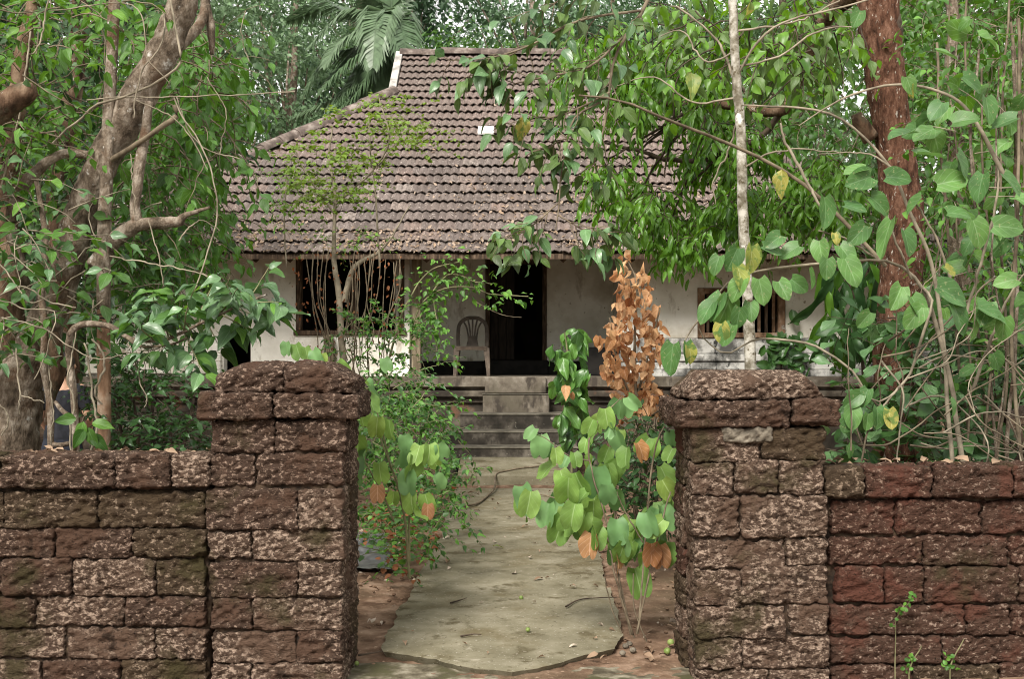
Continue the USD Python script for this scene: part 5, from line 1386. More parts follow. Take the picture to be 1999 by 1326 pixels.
# ---------------------------------------------------------------- big heart-leaved shrub at the right
hr = rng_of(421)
hh = thing("heart_leaved_shrub", "sprawling shrub with big heart-shaped leaves, some yellowing, beside the red-barked tree", "shrub", P(1880, 1150, 7.9))
arcs = [[(1905, 1160, 8.0, 13), (1880, 900, 8.0, 11), (1840, 680, 7.95, 9), (1800, 560, 7.9, 8), (1745, 515, 7.85, 6), (1680, 510, 7.8, 5), (1580, 518, 7.8, 6), (1490, 528, 7.75, 5), (1430, 545, 7.7, 4), (1385, 595, 7.7, 4), (1340, 660, 7.7, 3), (1335, 672, 7.7, 2)],
        [(1860, 900, 8.0, 9), (1830, 560, 7.95, 8), (1780, 420, 7.9, 7), (1740, 330, 7.9, 6), (1660, 245, 7.9, 5), (1590, 215, 7.9, 5), (1450, 205, 7.9, 3)], [(1610, 420, 7.9, 5), (1560, 325, 7.9, 6), (1530, 270, 7.9, 5), (1525, 240, 7.9, 3)],
        [(1745, 330, 7.9, 5), (1690, 300, 7.9, 3), (1600, 300, 7.9, 2)], [(1960, 340, 7.7, 9), (1900, 230, 7.7, 7), (1840, 180, 7.75, 6), (1740, 165, 7.75, 5), (1640, 195, 7.8, 4), (1560, 245, 7.8, 2)],
        [(1800, 560, 7.9, 6), (1820, 590, 7.8, 6), (1800, 660, 7.8, 6), (1770, 740, 7.8, 5), (1710, 785, 7.75, 4), (1660, 720, 7.75, 5), (1600, 680, 7.75, 5), (1560, 668, 7.75, 5), (1480, 662, 7.75, 4), (1420, 690, 7.75, 3), (1380, 665, 7.75, 3), (1365, 640, 7.75, 2)],
        [(1770, 740, 7.8, 5), (1720, 800, 7.75, 4), (1700, 840, 7.7, 3)], [(1880, 620, 7.8, 7), (1830, 470, 7.7, 5), (1790, 400, 7.65, 4)], [(1900, 760, 7.9, 7), (1960, 600, 7.7, 5), (2010, 520, 7.6, 3)], [(1880, 640, 7.9, 6), (1940, 420, 7.75, 5), (1950, 320, 7.7, 3)],
        [(1730, 520, 7.85, 5), (1660, 470, 7.75, 4), (1600, 450, 7.7, 3)], [(1780, 545, 7.85, 5), (1730, 430, 7.7, 4), (1690, 390, 7.65, 2)]]
branchlets(hh, arcs, "twig_pale", hr, 34, 7, 0.02, 520)
main = [(1405, 500, 7.6, 70, -0.5, 1), (1440, 485, 7.6, 75, -0.2, 1), (1452, 545, 7.55, 85, -0.5, 1), (1482, 545, 7.6, 80, 0.1, 1), (1520, 550, 7.6, 75, 0.6, 1), (1545, 545, 7.6, 70, 1, 0.5), (1410, 575, 7.6, 95, -0.3, 1), (1425, 580, 7.6, 100, -0.1, 1), (1392, 590, 7.6, 80, -0.6, 1),
        (1445, 600, 7.55, 80, -0.1, 1), (1465, 590, 7.6, 60, 0.2, 1), (1430, 635, 7.55, 70, -0.4, 1), (1315, 672, 7.7, 95, -0.25, 1), (1340, 668, 7.68, 80, 0.0, 1), (1490, 480, 7.6, 70, 0.9, 0.3), (1525, 460, 7.6, 75, -0.8, 0.5), (1600, 470, 7.6, 70, 0.0, 1), (1640, 480, 7.6, 80, 0.5, 1),
        (1615, 505, 7.55, 70, -0.2, 1), (1650, 505, 7.55, 95, 0.4, 1), (1690, 440, 7.6, 90, -0.8, 0.8), (1740, 430, 7.55, 130, 0.0, 1), (1765, 450, 7.6, 90, 0.6, 0.8), (1700, 385, 7.6, 90, 0.9, 0.4), (1730, 345, 7.6, 90, 1, 0.1), (1700, 345, 7.6, 90, -1, 0.35), (1610, 385, 7.6, 95, 0.1, 1), (1650, 400, 7.6, 70, 0.8, 0.6), (1690, 330, 7.6, 80, -0.9, 0.3),
        (1800, 385, 7.6, 80, -0.8, 0.5), (1830, 360, 7.6, 100, 0.9, -0.2), (1790, 300, 7.6, 90, 1, -0.3), (1780, 260, 7.6, 85, -1, 0.2), (1830, 560, 7.5, 110, 0.9, 0.6), (1860, 590, 7.5, 110, 0.5, 1), (1800, 600, 7.5, 85, -0.5, 1), (1910, 600, 7.5, 110, 0.9, 0.3), (1900, 620, 7.5, 90, 0.2, 1), (1780, 580, 7.55, 80, 0.4, 1),
        (1985, 545, 7.5, 80, -0.9, 0.4), (1960, 620, 7.5, 80, 0.2, 1), (1940, 690, 7.5, 70, 0.4, 1), (1930, 590, 7.55, 80, -0.4, 1), (1850, 415, 7.5, 80, 0.9, 0.2), (1900, 430, 7.5, 90, 0.4, 0.8), (1940, 440, 7.5, 95, 0.9, 0.4), (1920, 340, 7.5, 90, -0.3, 1), (1960, 340, 7.5, 95, 0.5, 0.8), (1985, 230, 7.5, 80, -0.8, 0.5),
        (1860, 240, 7.55, 85, 0.9, -0.1), (1840, 200, 7.6, 75, -0.5, 0.9), (1870, 300, 7.55, 90, 0.6, 0.8), (1925, 190, 7.5, 90, 0.3, 1), (1680, 770, 7.7, 65, -0.7, 0.7), (1665, 795, 7.7, 70, -0.1, 1), (1712, 795, 7.65, 75, 0.0, 1), (1725, 800, 7.65, 65, 0.5, 0.7), (1660, 810, 7.7, 60, -0.4, 1), (1695, 808, 7.7, 55, -0.2, 1),
        (1695, 760, 7.7, 60, -0.4, 0.9), (1655, 870, 7.7, 50, 0.4, 1), (1770, 150, 7.6, 60, 0.2, 1), (1680, 20, 7.6, 55, -0.2, 1), (1830, 100, 7.6, 70, 0.8, 0.5), (1880, 150, 7.6, 75, 0.7, 0.4), (1700, 610, 7.6, 60, -0.8, 0.6), (1760, 560, 7.6, 80, -0.5, 1), (1855, 780, 7.7, 60, 0.2, 1), (1560, 480, 7.65, 70, -0.6, 0.6), (1580, 525, 7.6, 60, 0.2, 1)]
main = [r[:3] + (r[3] * 0.62,) + r[4:] for r in main]
Lh = leaves_at(main, hr, 80, jit=0.22, face=(0, -0.75, 0.55), fj=0.3)
foliage(hh, leafset("heart", 5, 9, 9, (0.1, 0.45), (0.05, 0.35), 0.15, seed=51), Lh, M["leaf_heart"], hr, singles=len(main))
yel = [(1468, 480, 7.58, 85, 0, 1), (1440, 520, 7.57, 90, 0.3, 1), (1408, 632, 7.56, 70, -0.1, 1), (1735, 800, 7.62, 62, 0.1, 1), (1630, 455, 7.62, 40, 0.3, 1), (1780, 165, 7.6, 45, 0, 1), (1845, 520, 7.6, 50, 0.6, 0.6), (1345, 675, 7.66, 55, 0.2, 1)]
foliage(hh, leafset("heart", 3, 9, 9, (0.1, 0.45), (0.05, 0.35), 0.15, seed=52), leaves_at([r[:3] + (r[3] * 0.62,) + r[4:] for r in yel], hr, 70, jit=0.2), M["leaf_yellow"], hr, singles=len(yel))
# more of them, further back in the shrub
pol = [(1810, 150), (1999, 60), (2080, 100), (2080, 720), (1900, 740), (1820, 600), (1800, 420)]
s = region(pol, 40, 8.2, 9.4, hr, 0.36, 90, 43)
tw = twigs(s, hr.normal(size=(len(s), 3)), hr.uniform(0.2, 0.5, len(s)), 4, 0.05, 0.12, hr)
part(hh, "twigs", tubes(tw, np.linspace(0.004, 0.002, 5), 4), M["twig_pale"], True, kind="stuff")
foliage(hh, leafset("heart", 5, 8, 7, (0.05, 0.4), (0.05, 0.5), 0.5, seed=53), twig_leaves(tw, 0.17, hr, 0.8, 0.5, 0.3, face=[0, -0.7, 0.0], skip=2), [M["leaf_heart"], M["leaf_left"]], hr, singles=150)

s = region([(1770, 40), (2060, 20), (2060, 700), (1880, 720), (1800, 560)], 150, 8.6, 10.6, hr, 0.42, 60, 47)
tw = twigs(s, hr.normal(size=(len(s), 3)), hr.uniform(0.2, 0.45, len(s)), 6, 0.08, 0.18, hr)
fc = thing("climbing_creeper", "fine-leaved green creeper threading through the thin stems at the right edge", "creeper", P(1930, 700, 9.4))
part(fc, "twigs", tubes(tw, np.linspace(0.003, 0.0015, 7), 3), M["twig"], True, kind="stuff")
foliage(fc, leafset("ovate", 4, 5, 3, seed=57), twig_leaves(tw, 0.095, hr, 0.8, 0.35, 0.45, face=[0, -0.4, 0.2]), [M["leaf_vine"], M["leaf_mango"]], hr)

# thin upright stems and the bare tangle along the right wall
tk = thing("stem_thicket", "thicket of thin bare upright stems at the right edge behind the boundary wall", "thicket", P(1930, 1180, 8.6))
for k in range(17):
    x0 = hr.uniform(1850, 2080)
    D = hr.uniform(8.2, 9.8)
    w = hr.uniform(3.5, 8.5)
    rows = [(x0 + hr.uniform(-30, 30), 1200, D, w * 1.25)]
    y = 900
    while y > -80:
        rows.append((x0, y, D + hr.uniform(-0.08, 0.08), w))
        x0 += hr.uniform(-28, 24)
        y -= hr.uniform(150, 260)
        w *= 0.94
    part(tk, "stem", stem_px(rows, 36, 6, 0.03, 560 + k, 0.06), M["twig" if k % 3 else "bark_grey"], True)
tg = thing("twig_tangle", "tangle of bare crooked twigs above the right boundary wall", "twigs", P(1800, 1000, 7.7))
for k in range(38):
    x0, y0 = hr.uniform(1660, 2020), hr.uniform(660, 905)
    D = hr.uniform(7.3, 8.6)
    a = hr.uniform(-1, 1) + (0.5 if y0 > 800 else 0)
    rows = [(x0, y0, D, hr.uniform(2.4, 4.8))]
    for j in range(4):
        a += hr.normal(0, 0.45)
        st_l = hr.uniform(45, 85)
        rows.append((rows[-1][0] + st_l * math.cos(a), rows[-1][1] - st_l * math.sin(a), D + hr.uniform(-0.12, 0.12), rows[-1][3] * 0.86))
    part(tg, "twig", stem_px(rows, 22, 5, 0.02, 600 + k, 0.08), M["twig_pale" if k % 3 == 0 else "twig"], True)
# undergrowth
ug = thing("undergrowth_shrub", "dark broad-leaved undergrowth below the red-barked tree", "shrub", P(1760, 1000, 10.2))
pol = [(1610, 700), (1680, 630), (1800, 600), (1990, 640), (2080, 660), (2080, 960), (1620, 960), (1625, 800)]
s = region(pol, 260, 8.9, 11.6, hr, 0.35, 60, 44)
tw = twigs(s, hr.normal(size=(len(s), 3)) * [1, 1, 0.5] + [0, 0, 0.3], hr.uniform(0.2, 0.5, len(s)), 5, 0.05, 0.15, hr)
part(ug, "twigs", tubes(tw, np.linspace(0.005, 0.002, 6), 3), M["twig_dark"], True, kind="stuff")
foliage(ug, leafset("obovate", 4, 6, 5, seed=54), twig_leaves(tw, 0.20, hr, 0.8, 0.35, 0.4, face=[0, -0.45, 0.2]), [M["leaf_left_dark"], M["leaf_shrub"], M["leaf_grey"]], hr, singles=160)
# long drooping leaves beside the barred window
dl = thing("lance_leaved_sapling", "sapling with long drooping dark leaves beside the barred window", "sapling", P(1680, 950, 11.5))
branchlets(dl, [[(1690, 1000, 11.5, 9), (1688, 800, 11.5, 8), (1682, 650, 11.5, 7), (1660, 560, 11.4, 5), (1630, 520, 11.3, 4)], [(1684, 660, 11.5, 6), (1650, 630, 11.4, 4), (1615, 660, 11.3, 3)], [(1684, 640, 11.5, 5), (1700, 560, 11.4, 4), (1690, 500, 11.4, 3)]], "twig_dark", hr, 16, 5, 0.02, 650)
rows = [(hr.uniform(1610, 1730), hr.uniform(500, 660), 11.3 + hr.uniform(-0.3, 0.3), hr.uniform(60, 95), hr.uniform(-0.5, 0.4), 1) for _ in range(55)]
foliage(dl, leafset("lance", 4, 8, 5, (0.2, 0.6), (0.1, 0.4), seed=55), leaves_at(rows, hr, 80, jit=0.2), [M["leaf_mango"], M["leaf_left_dark"]], hr, singles=55)
# ivy on the stained wall
iv = thing("wall_creeper", "small dark creeper growing on the stained wall under the barred window", "creeper", P(1545, 700, WF - 0.1))
rows = [(1530 + hr.normal(0, 22), 695 + hr.normal(0, 26), WF - 0.15, hr.uniform(14, 24), hr.normal(), hr.normal()) for _ in range(60)]
foliage(iv, leafset("heart", 3, 5, 5, seed=56), leaves_at(rows, hr, 20), M["leaf_shrub"], hr, singles=30)
branchlets(iv, [[(1530, 760, WF - 0.12, 4), (1525, 720, WF - 0.1, 3), (1535, 680, WF - 0.1, 3), (1528, 655, WF - 0.1, 2)]], "twig_dark", hr, 10, 4, 0.01, 655)

# ---------------------------------------------------------------- lime-green two-lobed shrubs by the path
br_ = rng_of(441)
ls = thing("lime_leaved_shrub", "lime green shrub with hanging two-lobed leaves leaning over the path from the right pillar", "shrub", np.array([X(1238, 7.45), 7.45, 0.03]))
arcs = [[(1232, 1240, 7.45, 5), (1214, 1150, 7.45, 4.5), (1190, 1060, 7.4, 4), (1150, 1010, 7.4, 4), (1090, 975, 7.35, 3), (1025, 960, 7.3, 2)], [(1246, 1238, 7.45, 4.5), (1256, 1120, 7.45, 4), (1262, 1020, 7.45, 4), (1268, 960, 7.45, 4), (1275, 900, 7.45, 4), (1290, 850, 7.4, 3), (1300, 830, 7.4, 2)],
        [(1200, 1085, 7.42, 5), (1180, 1000, 7.4, 4), (1160, 940, 7.4, 4), (1150, 870, 7.4, 4), (1170, 820, 7.4, 3), (1215, 775, 7.4, 2)], [(1150, 900, 7.4, 3), (1110, 890, 7.4, 3), (1070, 860, 7.35, 2), (1030, 840, 7.35, 2)], [(1244, 1238, 7.45, 5), (1270, 1110, 7.4, 4), (1290, 1030, 7.35, 4), (1310, 960, 7.35, 3)],
        [(1236, 1240, 7.45, 5), (1205, 1140, 7.35, 4), (1190, 1075, 7.3, 3)], [(1256, 1060, 7.4, 3), (1220, 1000, 7.35, 3), (1205, 960, 7.35, 2)]]
branchlets(ls, arcs, "twig", br_, 20, 5, 0.02, 660, name="stem")
branchlets(ls, [[(1215 + 12 * k, 1238 + 4 * k, 7.45, 3), (1196 + 11 * k + (k % 2) * 8, 1190, 7.44, 2.5), (1180 + 14 * k, 1120, 7.43, 2)] for k in (0, 2, 4)], "twig", br_, 10, 4, 0.02, 670, name="stem")
rows = []
for px_, py_, n_, sx, sy in [(1040, 955, 6, 14, 8), (1085, 980, 7, 16, 10), (1120, 1005, 8, 18, 12), (1150, 1020, 9, 20, 16), (1185, 1010, 7, 15, 15), (1215, 1040, 7, 18, 18), (1250, 1010, 9, 22, 20), (1290, 1000, 9, 18, 22), (1265, 1060, 7, 20, 14), (1300, 940, 4, 8, 30), (1270, 880, 3, 6, 24), (1300, 860, 3, 8, 20),
                             (1160, 930, 9, 22, 24), (1130, 880, 8, 24, 18), (1190, 950, 8, 20, 20), (1150, 840, 7, 20, 18), (1185, 810, 9, 20, 16), (1205, 785, 6, 16, 10), (1080, 865, 4, 12, 8), (1045, 840, 3, 10, 8), (1105, 920, 5, 18, 14), (1210, 880, 5, 18, 22), (1230, 1070, 5, 20, 14)]:
    for _ in range(int(n_ * 0.56 + 0.5)):
        rows.append((br_.normal(px_, sx), br_.normal(py_, sy), 7.4 + br_.uniform(-0.22, 0.28), br_.uniform(28, 44) if py_ < 905 else br_.uniform(42, 64), br_.normal(0.0, 0.35), 1))
foliage(ls, leafset("bilobe", 8, 9, 9, (0.15, 0.8), (-0.2, 0.4), 0.4, seed=61), leaves_at(rows, br_, 65, jit=0.28, face=(0, -0.85, 0.45), fj=0.45), [M["leaf_lime"], M["leaf_lime"], M["leaf_lime"], M["leaf_lime_blue"]], br_, singles=300)
foliage(ls, leafset("bilobe", 2, 7, 7, seed=62), leaves_at([(1155, 1042, 7.3, 46), (1272, 1062, 7.35, 50), (1288, 1065, 7.35, 48), (1205, 1075, 7.4, 46), (1245, 865, 7.4, 40)], br_, 45), M["leaf_dead"], br_, singles=5)

l2 = thing("lime_leaved_shrub", "lime green shrub with hanging two-lobed leaves beside the left pillar", "shrub", np.array([X(800, 7.75), 7.75, 0.05]))
arcs = [[(800, 1130, 7.8, 6), (790, 1010, 7.75, 5), (770, 930, 7.7, 4), (745, 860, 7.65, 4), (735, 815, 7.6, 3)], [(770, 1020, 7.75, 4), (745, 960, 7.7, 4), (712, 900, 7.65, 3), (700, 870, 7.6, 2)], [(800, 1100, 7.8, 4), (800, 1000, 7.75, 4), (815, 920, 7.7, 3), (845, 875, 7.7, 2)],
        [(765, 920, 7.7, 4), (735, 800, 7.6, 3), (700, 740, 7.5, 3), (650, 715, 7.45, 3), (590, 690, 7.4, 2), (555, 675, 7.4, 2)]]
branchlets(l2, arcs, "twig_green", br_, 20, 5, 0.012, 680, name="stem")
rows = [(560, 668, 7.35, 40, 0.1, 1), (578, 672, 7.35, 46, 0.2, 1), (596, 678, 7.35, 50, 0.1, 1), (612, 684, 7.35, 52, 0.3, 1), (630, 690, 7.35, 46, 0.2, 1), (660, 706, 7.35, 58, 0.6, 0.8), (690, 735, 7.4, 58, 0.8, 0.5), (718, 770, 7.45, 62, 0.3, 1), (728, 740, 7.5, 56, 0.2, 1),
        (738, 815, 7.5, 66, 0.1, 1), (760, 820, 7.55, 60, 0.2, 1), (715, 875, 7.5, 78, 0, 1), (700, 850, 7.5, 70, 0.1, 1), (705, 915, 7.5, 62, -0.3, 1), (740, 905, 7.55, 66, 0.1, 1), (690, 925, 7.5, 55, -0.2, 1), (820, 870, 7.6, 70, -0.1, 1), (838, 868, 7.6, 66, 0.1, 1), (856, 868, 7.6, 54, 0.3, 1), (808, 890, 7.6, 80, -0.2, 1),
        (800, 920, 7.6, 76, -0.1, 1), (805, 960, 7.6, 66, 0, 1), (830, 965, 7.6, 64, 0.4, 1), (815, 985, 7.6, 58, 0.1, 1), (840, 890, 7.65, 50, 0.6, 0.9), (790, 850, 7.7, 50, 0, 1), (750, 700, 7.6, 46, 0.2, 1), (770, 960, 7.7, 50, 0.1, 1), (700, 800, 7.5, 60, 0.2, 1), (790, 880, 7.6, 60, -0.1, 1), (850, 930, 7.65, 50, 0.5, 1)]
rows = [r[:3] + (r[3] * 0.66,) + r[4:] for r in rows]
foliage(l2, leafset("bilobe", 6, 9, 9, (0.1, 0.95), (-0.2, 0.45), 0.5, seed=63), leaves_at(rows, br_, 60, jit=0.25, face=(0, -0.8, 0.45), fj=0.55), [M["leaf_lime"], M["leaf_lime"], M["leaf_lime_blue"]], br_, singles=len(rows))
foliage(l2, leafset("bilobe", 2, 7, 7, seed=64), leaves_at([(738, 948, 7.55, 34), (836, 985, 7.6, 30)], br_, 34), M["leaf_dead"], br_, singles=2)

# ---------------------------------------------------------------- dead brown plant and what grows round it
dr = rng_of(461)
dp = thing("dead_plant", "tall withered plant covered in dry orange-brown leaves right of the steps", "plant", np.array([X(1232, 10.0), 10.0, 0.1]))
branchlets(dp, [[(1240, 1050, 10.0, 9), (1245, 850, 10.0, 7), (1240, 700, 10.0, 6), (1243, 560, 10.0, 4), (1225, 505, 10.0, 3)], [(1243, 800, 10.0, 5), (1205, 700, 9.9, 4), (1190, 620, 9.9, 3)], [(1243, 780, 10.0, 5), (1280, 640, 10.0, 4), (1290, 600, 10.0, 3)], [(1243, 830, 10.0, 5), (1290, 800, 9.8, 4), (1335, 770, 9.7, 3)]], "twig", dr, 16, 5, 0.02, 700, name="stem")
rows = []
for px_, py_, n_, sx, sy in [(1222, 515, 6, 8, 10), (1215, 540, 4, 8, 8), (1255, 540, 5, 10, 8), (1240, 570, 10, 16, 12), (1215, 590, 8, 12, 14), (1255, 600, 12, 18, 16), (1225, 640, 12, 20, 18), (1270, 640, 10, 16, 16), (1200, 660, 14, 16, 22), (1245, 680, 12, 22, 18), (1275, 680, 10, 10, 18), (1195, 710, 12, 12, 16), (1230, 730, 14, 22, 16), (1265, 740, 10, 14, 16), (1205, 750, 8, 10, 14),
                             (1240, 775, 10, 18, 14), (1270, 780, 7, 12, 10), (1225, 815, 8, 14, 10), (1300, 780, 7, 12, 8), (1330, 765, 6, 8, 8), (1260, 800, 7, 14, 10)]:
    for _ in range(int(n_ * 1.9)):
        rows.append((dr.normal(px_, sx * 0.8), dr.normal(py_, sy), 10 + dr.uniform(-0.28, 0.28), dr.uniform(14, 25), dr.normal(0, 0.35), 1))
foliage(dp, leafset("heart", 4, 7, 7, (0.5, 1.6), (-0.7, 0.9), 0.8, seed=71) + leafset("ovate", 5, 7, 5, (0.6, 2.0), (-0.6, 1.0), 0.6, seed=75), leaves_at(rows, dr, 36, jit=0.55, fj=0.9), [M["leaf_dead"], M["leaf_dead"], M["leaf_dead_pale"]], dr, singles=290)
db = thing("dark_shrub", "dark small-leaved shrub round the foot of the withered plant", "shrub", P(1240, 1000, 9.6))
pol = [(1165, 860), (1200, 810), (1300, 810), (1335, 880), (1330, 1000), (1280, 1020), (1190, 980)]
s = region(pol, 190, 9.0, 10.4, dr, 0.3, 40, 6)
tw = twigs(s, dr.normal(size=(len(s), 3)), dr.uniform(0.15, 0.4, len(s)), 6, 0.08, 0.15, dr)
part(db, "twigs", tubes(tw, np.linspace(0.004, 0.0015, 7), 3), M["twig_dark"], True, kind="stuff")
branchlets(db, [[(1240 + 14 * a, 1080, 9.6, 6), (1240 + 22 * a, 950, 9.6, 5), (1240 + 26 * a, 850, 9.7, 3)] for a in (-2, -1, 0, 1, 2)], "twig", dr, 12, 5, 0.04, 710, name="stem")
foliage(db, leafset("ovate", 4, 5, 3, seed=72), twig_leaves(tw, 0.085, dr, 0.8, 0.2, 0.5, face=[0, -0.4, 0.3]), M["leaf_vine_dark"], dr)
branchlets(db, [[(dr.uniform(1190, 1290), 815, 9.7, 3), (dr.uniform(1190, 1290), 870, 9.6, 3), (dr.uniform(1180, 1300), 950, 9.5, 2)] for _ in range(16)], "twig", dr, 10, 4, 0.03, 720, name="dry_tendril")

sp = thing("green_sapling", "glossy green sapling with jagged leaves right of the veranda steps", "sapling", np.array([X(1110, 13.3), 13.3, 0.25]))
branchlets(sp, [[(1115, 960, 13.3, 6), (1118, 860, 13.3, 5), (1110, 760, 13.3, 5), (1108, 690, 13.3, 4), (1103, 650, 13.3, 3)]], "twig_green", dr, 16, 5, 0.03, 730, name="stem")
rows = [(dr.normal(1108, 15) + (10 if y > 700 else 0), y, 13.3 + dr.uniform(-0.2, 0.2), dr.uniform(32, 54), dr.normal(0, 0.6), 1) for y in np.r_[dr.uniform(645, 690, 18), dr.uniform(690, 760, 26), dr.uniform(760, 850, 26)]]
foliage(sp, leafset("ovate", 5, 8, 7, (0.15, 0.6), (0.1, 0.5), 0.9, seed=73), leaves_at(rows, dr, 44, jit=0.35), M["leaf_sapling"], dr, singles=70)
foliage(sp, leafset("ovate", 1, 7, 7, seed=74), leaves_at([(1105, 752, 13.0, 34, -0.3, 1), (1118, 765, 13.0, 20, 0.2, 1)], dr, 30), M["leaf_dead"], dr, singles=2)

# ---------------------------------------------------------------- vine-covered bush left of the path, its grey stems, and the fine tree over the roof
vr = rng_of(481)
ft = thing("fine_leaved_tree", "airy little tree with tiny yellow-green leaves against the roof tiles", "tree", np.array([X(670, 13.2), 13.2, 0.25]))
arcs = [[(678, 1000, 13.2, 22), (672, 760, 13.2, 20), (668, 660, 13.2, 18), (664, 580, 13.2, 17), (654, 530, 13.2, 15), (652, 460, 13.2, 11), (655, 380, 13.2, 8), (642, 300, 13.2, 6), (650, 250, 13.2, 4)], [(672, 590, 13.2, 14), (682, 540, 13.2, 14), (700, 515, 13.2, 13), (735, 495, 13.15, 10), (760, 470, 13.1, 6), (800, 400, 13.1, 3)],
        [(655, 420, 13.2, 6), (600, 340, 13.1, 4), (575, 290, 13.1, 3)], [(655, 400, 13.2, 6), (730, 330, 13.1, 5), (760, 270, 13.0, 4), (740, 190, 13, 3)], [(735, 330, 13.1, 4), (790, 260, 13.1, 3), (830, 235, 13.1, 2)], [(742, 520, 13.1, 6), (735, 400, 13.1, 5), (725, 300, 13.1, 4), (720, 230, 13.1, 3)], [(560, 520, 13.3, 4), (556, 440, 13.3, 4), (560, 330, 13.3, 3)]]
arcs = [[(a, b, c, w * 0.72) for a, b, c, w in r] for r in arcs]
branchlets(ft, arcs, "twig_pale", vr, 30, 8, 0.03, 740)
seg = np.vstack([polyline_px(r, 14)[5:] for r in arcs[2:6]] + [polyline_px(arcs[0], 20)[13:]])
pol = [(560, 330), (600, 250), (690, 215), (700, 170), (740, 150), (790, 185), (850, 235), (830, 280), (760, 300), (720, 380), (620, 400), (560, 400)]
s = region(pol, 120, 12.5, 13.7, vr, 0.42, 45, 5)
tw = twigs(s, vr.normal(size=(len(s), 3)) * [1, 1, 0.35], vr.uniform(0.25, 0.55, len(s)), 9, 0.03, 0.12, vr)
part(ft, "twigs", tubes(tw, np.linspace(0.003, 0.0012, 10), 3), M["twig"], True, kind="stuff")
foliage(ft, leafset("round", 3, 4, 3, seed=81), twig_leaves(tw, 0.055, vr, 0.9, 0.1, 0.3, face=[0, -0.4, 0.3], per=2), M["leaf_fine"], vr)
pol2 = [(480, 330), (560, 320), (640, 330), (760, 400), (760, 490), (560, 490), (500, 440)]
s = region(pol2, 46, 12.8, 13.6, vr, 0.45, 45, 8)
tw = twigs(s, vr.normal(size=(len(s), 3)) * [1, 1, 0.5], vr.uniform(0.25, 0.5, len(s)), 8, 0.03, 0.15, vr)
part(ft, "twigs", tubes(tw, np.linspace(0.003, 0.0012, 9), 3), M["twig"], True, kind="stuff")
foliage(ft, leafset("round", 3, 4, 3, seed=82), twig_leaves(tw, 0.05, vr, 0.9, 0.1, 0.3, face=[0, -0.4, 0.3]), M["leaf_fine"], vr)

vb_ = thing("vine_bush", "tangled vine-covered bush with small leaves between the left pillar and the path", "bush", P(790, 1060, 9.5))
for k in range(24):
    x0 = vr.uniform(575, 800)
    D = vr.uniform(12.2, 13.2)
    rows = [(x0, vr.uniform(480, 520), D, 2), (x0 * 0.93 + 47 + vr.uniform(-10, 10), vr.uniform(560, 600), D, 2), (x0 * 0.8 + 136 + vr.uniform(-14, 14), vr.uniform(640, 690), D, 2), (x0 * 0.7 + 204 + vr.uniform(-12, 12), vr.uniform(700, 760), D, 2)]
    part(vb_, "dry_vine", stem_px(rows, 14, 4, 0.03, 760 + k), M["twig"], True)
rows = [(vr.uniform(570, 790), vr.uniform(490, 690), vr.uniform(12.2, 13.1), vr.uniform(5, 10), vr.normal(0, 0.6), 1) for _ in range(190)]
foliage(vb_, leafset("ovate", 4, 4, 3, (0.2, 0.9), (-0.4, 0.7), seed=83), leaves_at(rows, vr, 12, jit=0.5, fj=0.7), M["leaf_rust"], vr, name="dry_leaves")
pol = [(700, 780), (760, 730), (830, 740), (870, 800), (900, 850), (890, 930), (880, 985), (860, 1060), (800, 1120), (760, 1110), (700, 1000), (690, 820)]
s = region(pol, 330, 8.8, 12.6, vr, 0.40, 40, 9)
s = np.vstack([s, region([(640, 640), (720, 610), (830, 590), (850, 690), (830, 760), (700, 760)], 60, 11.8, 12.6, vr, 0.42, 40, 19)])
s = s[s[:, 2] > ground_z(0, s[:, 1]) + 0.05]
tw = twigs(s, vr.normal(size=(len(s), 3)) * [1, 1, 0.7] + [0, 0, 0.2], vr.uniform(0.2, 0.5, len(s)), 7, 0.06, 0.2, vr)
part(vb_, "twigs", tubes(tw, np.linspace(0.0035, 0.0015, 8), 3), M["twig_green"], True, kind="stuff")
foliage(vb_, leafset("ovate", 4, 5, 3, seed=84), twig_leaves(tw, 0.064, vr, 0.8, 0.2, 0.5, face=[0, -0.4, 0.3], per=2), [M["leaf_vine"], M["leaf_vine_dark"], M["leaf_vine"]], vr)
# the spray reaching across the doorway
sprays = [[(800, 690, 12.3, 5), (810, 620, 12.3, 4), (850, 570, 12.3, 3), (920, 560, 12.3, 2), (960, 575, 12.2, 2), (1030, 580, 12.2, 2)], [(760, 700, 12.3, 5), (790, 600, 12.3, 4), (840, 530, 12.3, 3), (900, 510, 12.2, 2)], [(810, 640, 12.3, 4), (870, 540, 12.3, 3), (930, 550, 12.2, 2), (960, 555, 12.2, 1.5)], [(845, 580, 12.3, 3), (855, 640, 12.2, 2), (850, 690, 12.2, 1.5)]]
branchlets(vb_, sprays, "twig_green", vr, 22, 5, 0.03, 820)
tw = np.stack([polyline_px(r, 16)[2:] for r in sprays for _ in range(4)]) + vr.normal(0, 0.10, (16, 14, 3)) * np.linspace(0.3, 1, 14)[None, :, None]
foliage(vb_, leafset("ovate", 4, 6, 5, seed=85), twig_leaves(tw, 0.085, vr, 0.8, 0.4, 0.4, face=[0, -0.5, 0.3], per=2), M["leaf_vine"], vr, singles=200)
branchlets(vb_, [[(930, 590, 12.2, 1.5), (960, 606, 12.2, 1.5), (985, 616, 12.2, 1.2), (1018, 620, 12.2, 1)]], "twig", vr, 14, 4, 0.01, 830)

